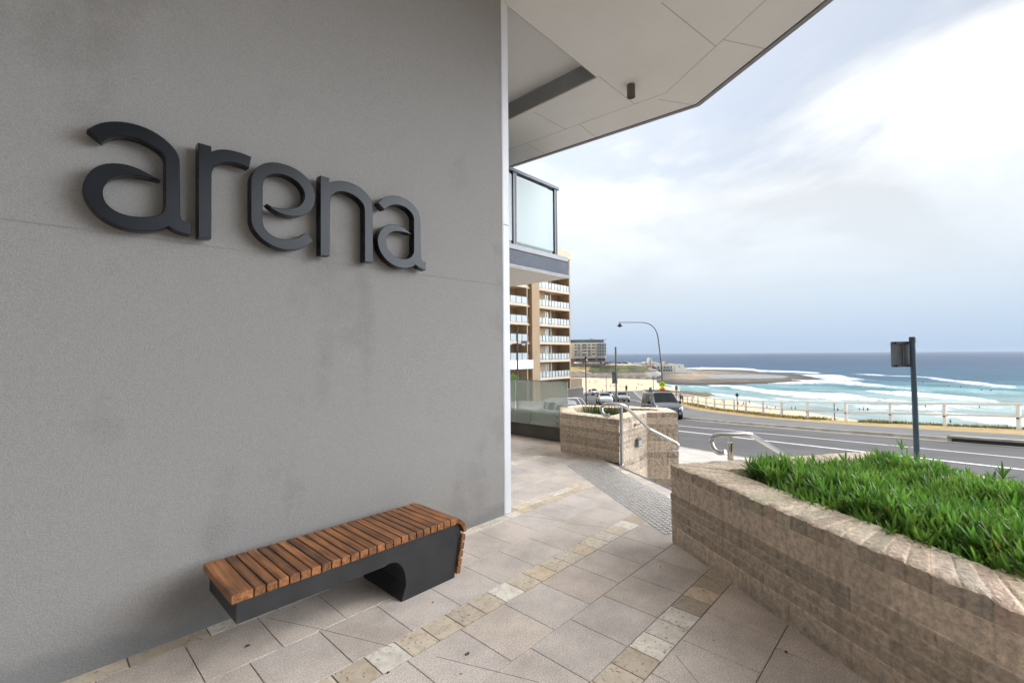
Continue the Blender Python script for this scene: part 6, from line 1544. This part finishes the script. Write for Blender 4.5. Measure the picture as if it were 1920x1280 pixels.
for d in Ds:
    for tn in tans:
        X = tn*d; z = SEA; foam = 0
        s_ = d-.55*(X-200)                  # distance seaward of the surf zone
        off_ = X-Xsh(min(d, 680))
        k1 = sstep(190, 270, d+.25*(X-190)); k2 = sstep(285, 400, d+.3*(X-190)); k3 = sstep(420, 900, d)
        c = [a*(1-k1)+b*k1 for a, b in zip(pale, aqua)]; c = [a*(1-k2)+b*k2 for a, b in zip(c, mid)]; c = [a*(1-k3)+b*k3 for a, b in zip(c, deep)]
        if d < 900 and .28 < tn < 1.4:
            n1_ = noise.fractal(Vector((X*.035, d*.035, 3)), 1., 2., 4); n2_ = noise.fractal(Vector((X*.16, d*.16, 1)), .8, 2., 4)
            c = [q*(1+.28*n1_) for q in c]
            # swell lines: alternating clear turquoise and milky water
            ph = (X+.36*d)*.095+1.6*noise.noise(Vector((X*.012, d*.012, 7))); sw_ = sin(ph)
            milky = max(0, min(1, .5+.5*sw_+.5*n1_))*(1-k2)*.28
            c = [a*(1-milky)+b*milky for a, b in zip(c, (.45, .57, .57))]
            px, py = to_px(X, d)
            for (xa, xb, ft, fb, fs_) in bandf:
                if px < xa-14 or px > xb+14: continue
                t_, b_2 = ft(px), fb(px); h = b_2-t_; y_ = py+n1_*h*.30; e_ = sstep(xa-14, xa+6, px)*(1-sstep(xb-6, xb+14, px))
                v = sstep(t_-.5, t_+.6, y_)*(1-sstep(b_2-h*.45-.2, b_2+.8, y_))*fs_(px)*e_
                n3_ = noise.fractal(Vector((X*.45, d*.30, 6)), .7, 2., 3)
                lace = sstep(-.22, .22, .75*n2_+.7*n3_+(v-.62)*1.2+.45*max(0, 1-(y_-t_)/max(.5, h)))
                foam = max(foam, v*lace)
            if k2 < 1: foam = max(foam, (1-k2)*.13*sstep(.12, .5, n2_+.35*n1_+.2*sw_))
            z += .6*foam+.55*max(0, sw_)*sstep(150, 260, d)*(1-k3)*.7
            # wet edge at the sand
            if off_ < 14: foam = max(foam, .75*sstep(.25, .9, sin(off_*.55+2.2*n1_+1))*(1-sstep(4, 14, off_)))
        c = [a*(1-foam)+b*foam for a, b in zip(c, (.84, .87, .88))]
        vs.append(W(X, d, z)); cs.append(tuple(max(0, q) for q in c))
nt_ = len(tans); m = MB()
m.addc(vs, [(i*nt_+k, i*nt_+k+1, (i+1)*nt_+k+1, (i+1)*nt_+k) for i in range(len(Ds)-1) for k in range(nt_-1)], cs)
ms_, nt, b = nmat('sea_water'); L = nt.links.new
at = N(nt, 'ShaderNodeAttribute', attribute_name='col'); g = N(nt, 'ShaderNodeTexCoord')
mp = N(nt, 'ShaderNodeMapping'); mp.inputs['Rotation'].default_value = (0, 0, R(20)); mp.inputs['Scale'].default_value = (1, .35, 1); L(g.outputs['Object'], mp.inputs['Vector'])
n1 = N(nt, 'ShaderNodeTexNoise', Scale=.045, Detail=8., Roughness=.62); L(mp.outputs[0], n1.inputs['Vector'])
r1 = N(nt, 'ShaderNodeMapRange'); L(n1.outputs['Fac'], r1.inputs['Value']); r1.inputs['From Min'].default_value = .3; r1.inputs['From Max'].default_value = .7; r1.inputs['To Min'].default_value = .70; r1.inputs['To Max'].default_value = 1.32
mx = N(nt, 'ShaderNodeMix', data_type='RGBA', blend_type='MULTIPLY'); mx.inputs['Factor'].default_value = 1; L(at.outputs['Color'], mx.inputs['A']); L(r1.outputs[0], mx.inputs['B']); L(mx.outputs['Result'], b.inputs['Base Color'])
b.inputs['Roughness'].default_value = .45; b.inputs['Specular IOR Level'].default_value = .22
n2 = N(nt, 'ShaderNodeTexNoise', Scale=.22, Detail=5.); L(mp.outputs[0], n2.inputs['Vector']); bp = N(nt, 'ShaderNodeBump', Strength=1., Distance=1.1); L(n2.outputs['Fac'], bp.inputs['Height']); L(bp.outputs['Normal'], b.inputs['Normal'])
struct(m.build('sea', ms_, None, True))
m = MB(); m.add([W(-60000, -60000, -26), W(60000, -60000, -26), W(60000, 45000, -26), W(-60000, 45000, -26)], [(0, 1, 2, 3)]); struct(m.build('seabed', M['sand']))

# ------------------------------------------------------------------ people
def figure(joints, radii, bones):
    me = bpy.data.meshes.new('person'); me.from_pydata(joints, bones, []); o = bpy.data.objects.new('person_tmp', me); COL.objects.link(o)
    sk = o.modifiers.new('s', 'SKIN'); sk.use_smooth_shade = True
    for i, r_ in enumerate(radii): me.skin_vertices[0].data[i].radius = (r_, r_)
    me.skin_vertices[0].data[0].use_root = True
    o.modifiers.new('b', 'SUBSURF').levels = 1
    dg = bpy.context.evaluated_depsgraph_get(); me2 = bpy.data.meshes.new_from_object(o.evaluated_get(dg)); bpy.data.objects.remove(o); return me2
def person_meshes(stride=.22, arm=.12, sit=False):
    J = [(0, 0, .93), (0, 0, 1.12), (0, 0, 1.36), (0, 0, 1.48), (.015, 0, 1.60), (.01, 0, 1.70),
         (0, .09, .90), (stride*.5, .10, .50), (stride*.55-.06, .10, .09), (stride*.55+.12, .11, .04),
         (0, -.09, .90), (-stride*.2, -.10, .50), (-stride, -.10, .10), (-stride+.15, -.11, .04),
         (0, .17, 1.38), (-arm*.5, .22, 1.10), (arm*.4, .23, .86), (arm*.6, .23, .76),
         (0, -.17, 1.38), (arm*.6, -.22, 1.10), (arm*1.5, -.22, .87), (arm*1.8, -.21, .78)]
    if sit:
        J = [(x, y, z-.80) for x, y, z in J]; J[7] = (.38, .12, .18); J[8] = (.42, .14, -.0+.05); J[9] = (.54, .14, .04); J[11] = (.38, -.12, .18); J[12] = (.40, -.14, .06); J[13] = (.52, -.15, .04)
        J[6] = (.05, .09, .11); J[10] = (.05, -.09, .11); J[16] = (.22, .22, .24); J[17] = (.3, .2, .2); J[20] = (.22, -.22, .24); J[21] = (.3, -.2, .2)
    Rr = [.125, .12, .135, .055, .095, .085, .085, .062, .042, .035, .085, .062, .042, .035, .055, .042, .033, .03, .055, .042, .033, .03]
    B = [(0, 1), (1, 2), (2, 3), (3, 4), (4, 5), (0, 6), (6, 7), (7, 8), (8, 9), (0, 10), (10, 11), (11, 12), (12, 13), (2, 14), (14, 15), (15, 16), (16, 17), (2, 18), (18, 19), (19, 20), (20, 21)]
    body = figure(J, Rr, B)
    s_i = [0, 1, 2, 14, 15, 18, 19]; mp_ = {j: i for i, j in enumerate(s_i)}
    shirt = figure([J[i] for i in s_i], [Rr[i]+.016 for i in s_i], [(mp_[a], mp_[b]) for a, b in B if a in mp_ and b in mp_])
    p_i = [0, 6, 7, 10, 11]; mp_ = {j: i for i, j in enumerate(p_i)}
    sh = figure([J[i] for i in p_i], [Rr[i]+.018 for i in p_i], [(mp_[a], mp_[b]) for a, b in B if a in mp_ and b in mp_])
    hair = figure([(J[5][0]-.012, 0, J[5][2]-.03), (J[5][0]-.008, 0, J[5][2]+.025)], [.088, .07], [(0, 1)])
    return body, shirt, sh, hair
PM = {'walk': person_meshes(.24, .14), 'stand': person_meshes(.04, .03), 'sit': person_meshes(sit=True)}
def person(label, X, D, z, rz, pose='walk', top='lightblue', bot='darkc', hat=False, group=None, scale=1.):
    t = None
    body, shirt, sh, hair = PM[pose]
    o = bpy.data.objects.new('person', body.copy()); COL.objects.link(o); o.data.materials.clear(); o.data.materials.append(M['skin'])
    o.location = W(X, D, z); o.rotation_euler = (0, 0, rz); o.scale = (scale,)*3; tag(o, label, 'person', group)
    for nm, me, mt_ in (('shirt', shirt, top), ('shorts', sh, bot), ('hair', hair, None)):
        if nm == 'shirt' and top is None: continue
        mm = me.copy(); mm.materials.clear(); mm.materials.append(M[mt_] if mt_ else M['hair']); c_ = bpy.data.objects.new(nm, mm); COL.objects.link(c_); c_.parent = o
    if hat:
        m = MB(); m.lathe([(.19, 0), (.185, .012), (.10, .03), (.095, .10), (.05, .13)], (.01, 0, 1.71), 14); m.build('hat', M['whitec'], o, True)
    return o
aw = atan2(vr.y, vr.x)
X = atD(1277.5, 750, 55)[0]; person('person in a light blue shirt and dark shorts walking away beside the silver van', X, 55, zg(55)+.12, aw+.15, 'walk', 'lightblue', 'navy')
X = atD(1174.5, 738, 92)[0]; person('person in dark clothes standing beyond the silver sedan', X, 92, zg(92)+.12+.9, aw+pi, 'stand', 'darkc', 'darkc')
rpz = random.Random(31); cl = ['whitec', 'redc', 'navy', 'lightblue', None, 'darkc']
beach_px = [(1105, 716), (1116, 716), (1120, 714.5), (1135, 720.5), (1145, 722.5), (1151.5, 722), (1163, 722), (1168, 722.5), (1193, 724), (1192, 731), (1197, 717), (1203, 716), (1290, 735), (1130, 733),
            (1384, 758), (1391, 758.5), (1394, 757.5), (1405, 752), (1438, 764), (1444.5, 764), (1454, 765), (1484, 764.5), (1491.5, 764), (1571, 766), (1611, 764), (1619, 764.5), (1627, 765), (1782, 787), (1301, 747), (1309, 747.5), (1354, 752), (1352, 758)]
for i, (px, py) in enumerate(beach_px):
    pz = -18.6 if px < 1300 else -20.2
    X, D = onz(px, py+1.5, pz)
    z = max(terr(X, D), SEA-.3)+.02; col_ = cl[i % 6]; wade = z < SEA
    txt = {'whitec': 'a white top', 'redc': 'a red top', 'navy': 'a navy top', 'lightblue': 'a pale blue top', 'darkc': 'dark clothes', None: 'only swim shorts'}[col_]
    pose = ['walk', 'stand', 'stand', 'sit'][i % 4] if not wade else 'stand'
    verb = {'walk': 'walking', 'stand': 'standing', 'sit': 'sitting'}[pose]
    where = 'in the shallows' if wade else 'on the sand'
    person('tiny far beachgoer in %s %s %s' % (txt, verb, where), X, D, z, rpz.uniform(0, 6.28), pose, col_, 'darkc' if i % 2 else 'navy', group='beachgoers far below')
# surfers waiting on their boards
def board():
    m = MB(); pts_ = []
    n = 10; vs = []
    for i in range(n+1):
        t_ = i/n; w_ = .27*sin(pi*min(.97, max(.03, t_)))**.55; z_ = .03+.12*max(0, t_-.75)**2*8
        vs += [(2.2*(t_-.5), -w_, z_), (2.2*(t_-.5), w_, z_), (2.2*(t_-.5), w_*.9, z_-.06), (2.2*(t_-.5), -w_*.9, z_-.06)]
    fs = []
    for i in range(n):
        for k in range(4): fs.append((i*4+k, i*4+(k+1) % 4, (i+1)*4+(k+1) % 4, (i+1)*4+k))
    return m.add(vs, fs)
bm_ = None
for i, (px, py) in enumerate([(1730, 718), (1779, 725.5), (1801, 727), (1840, 732), (1858, 733), (1735, 764), (1837, 766)]):
    X, D = onz(px, py+1., SEA); z = SEA+.55; rz = rpz.uniform(0, 6.28)
    person('tiny far surfer in a dark wetsuit sitting on a board', X, D, z+.02, rz, 'sit', 'darkc', 'darkc', group='surfers on the swell')
    o = board().build('surfboard', M['whitec'], None, True); o.location = W(X, D, z-.02); o.rotation_euler = (0, 0, rz); tag(o, 'tiny far white surfboard under a sitting surfer', 'surfboard', 'surfboards on the swell')

# ------------------------------------------------------------------ sea air
import os
if 1:
    m = MB(); m.box(-55000, 55000, -55000, 55000, -27.2, 26.); hz = m.build('haze', bpy.data.materials.new('sea_air')); hz['kind'] = 'stuff'
    hm = hz.data.materials[0]; hm.use_nodes = True; nt = hm.node_tree
    nt.nodes.remove(nt.nodes['Principled BSDF']); pv = nt.nodes.new('ShaderNodeVolumePrincipled'); nt.links.new(pv.outputs[0], nt.nodes['Material Output'].inputs['Volume'])
    pv.inputs['Color'].default_value = (.55, .63, .74, 1); pv.inputs['Density'].default_value = .00009; pv.inputs['Anisotropy'].default_value = .2
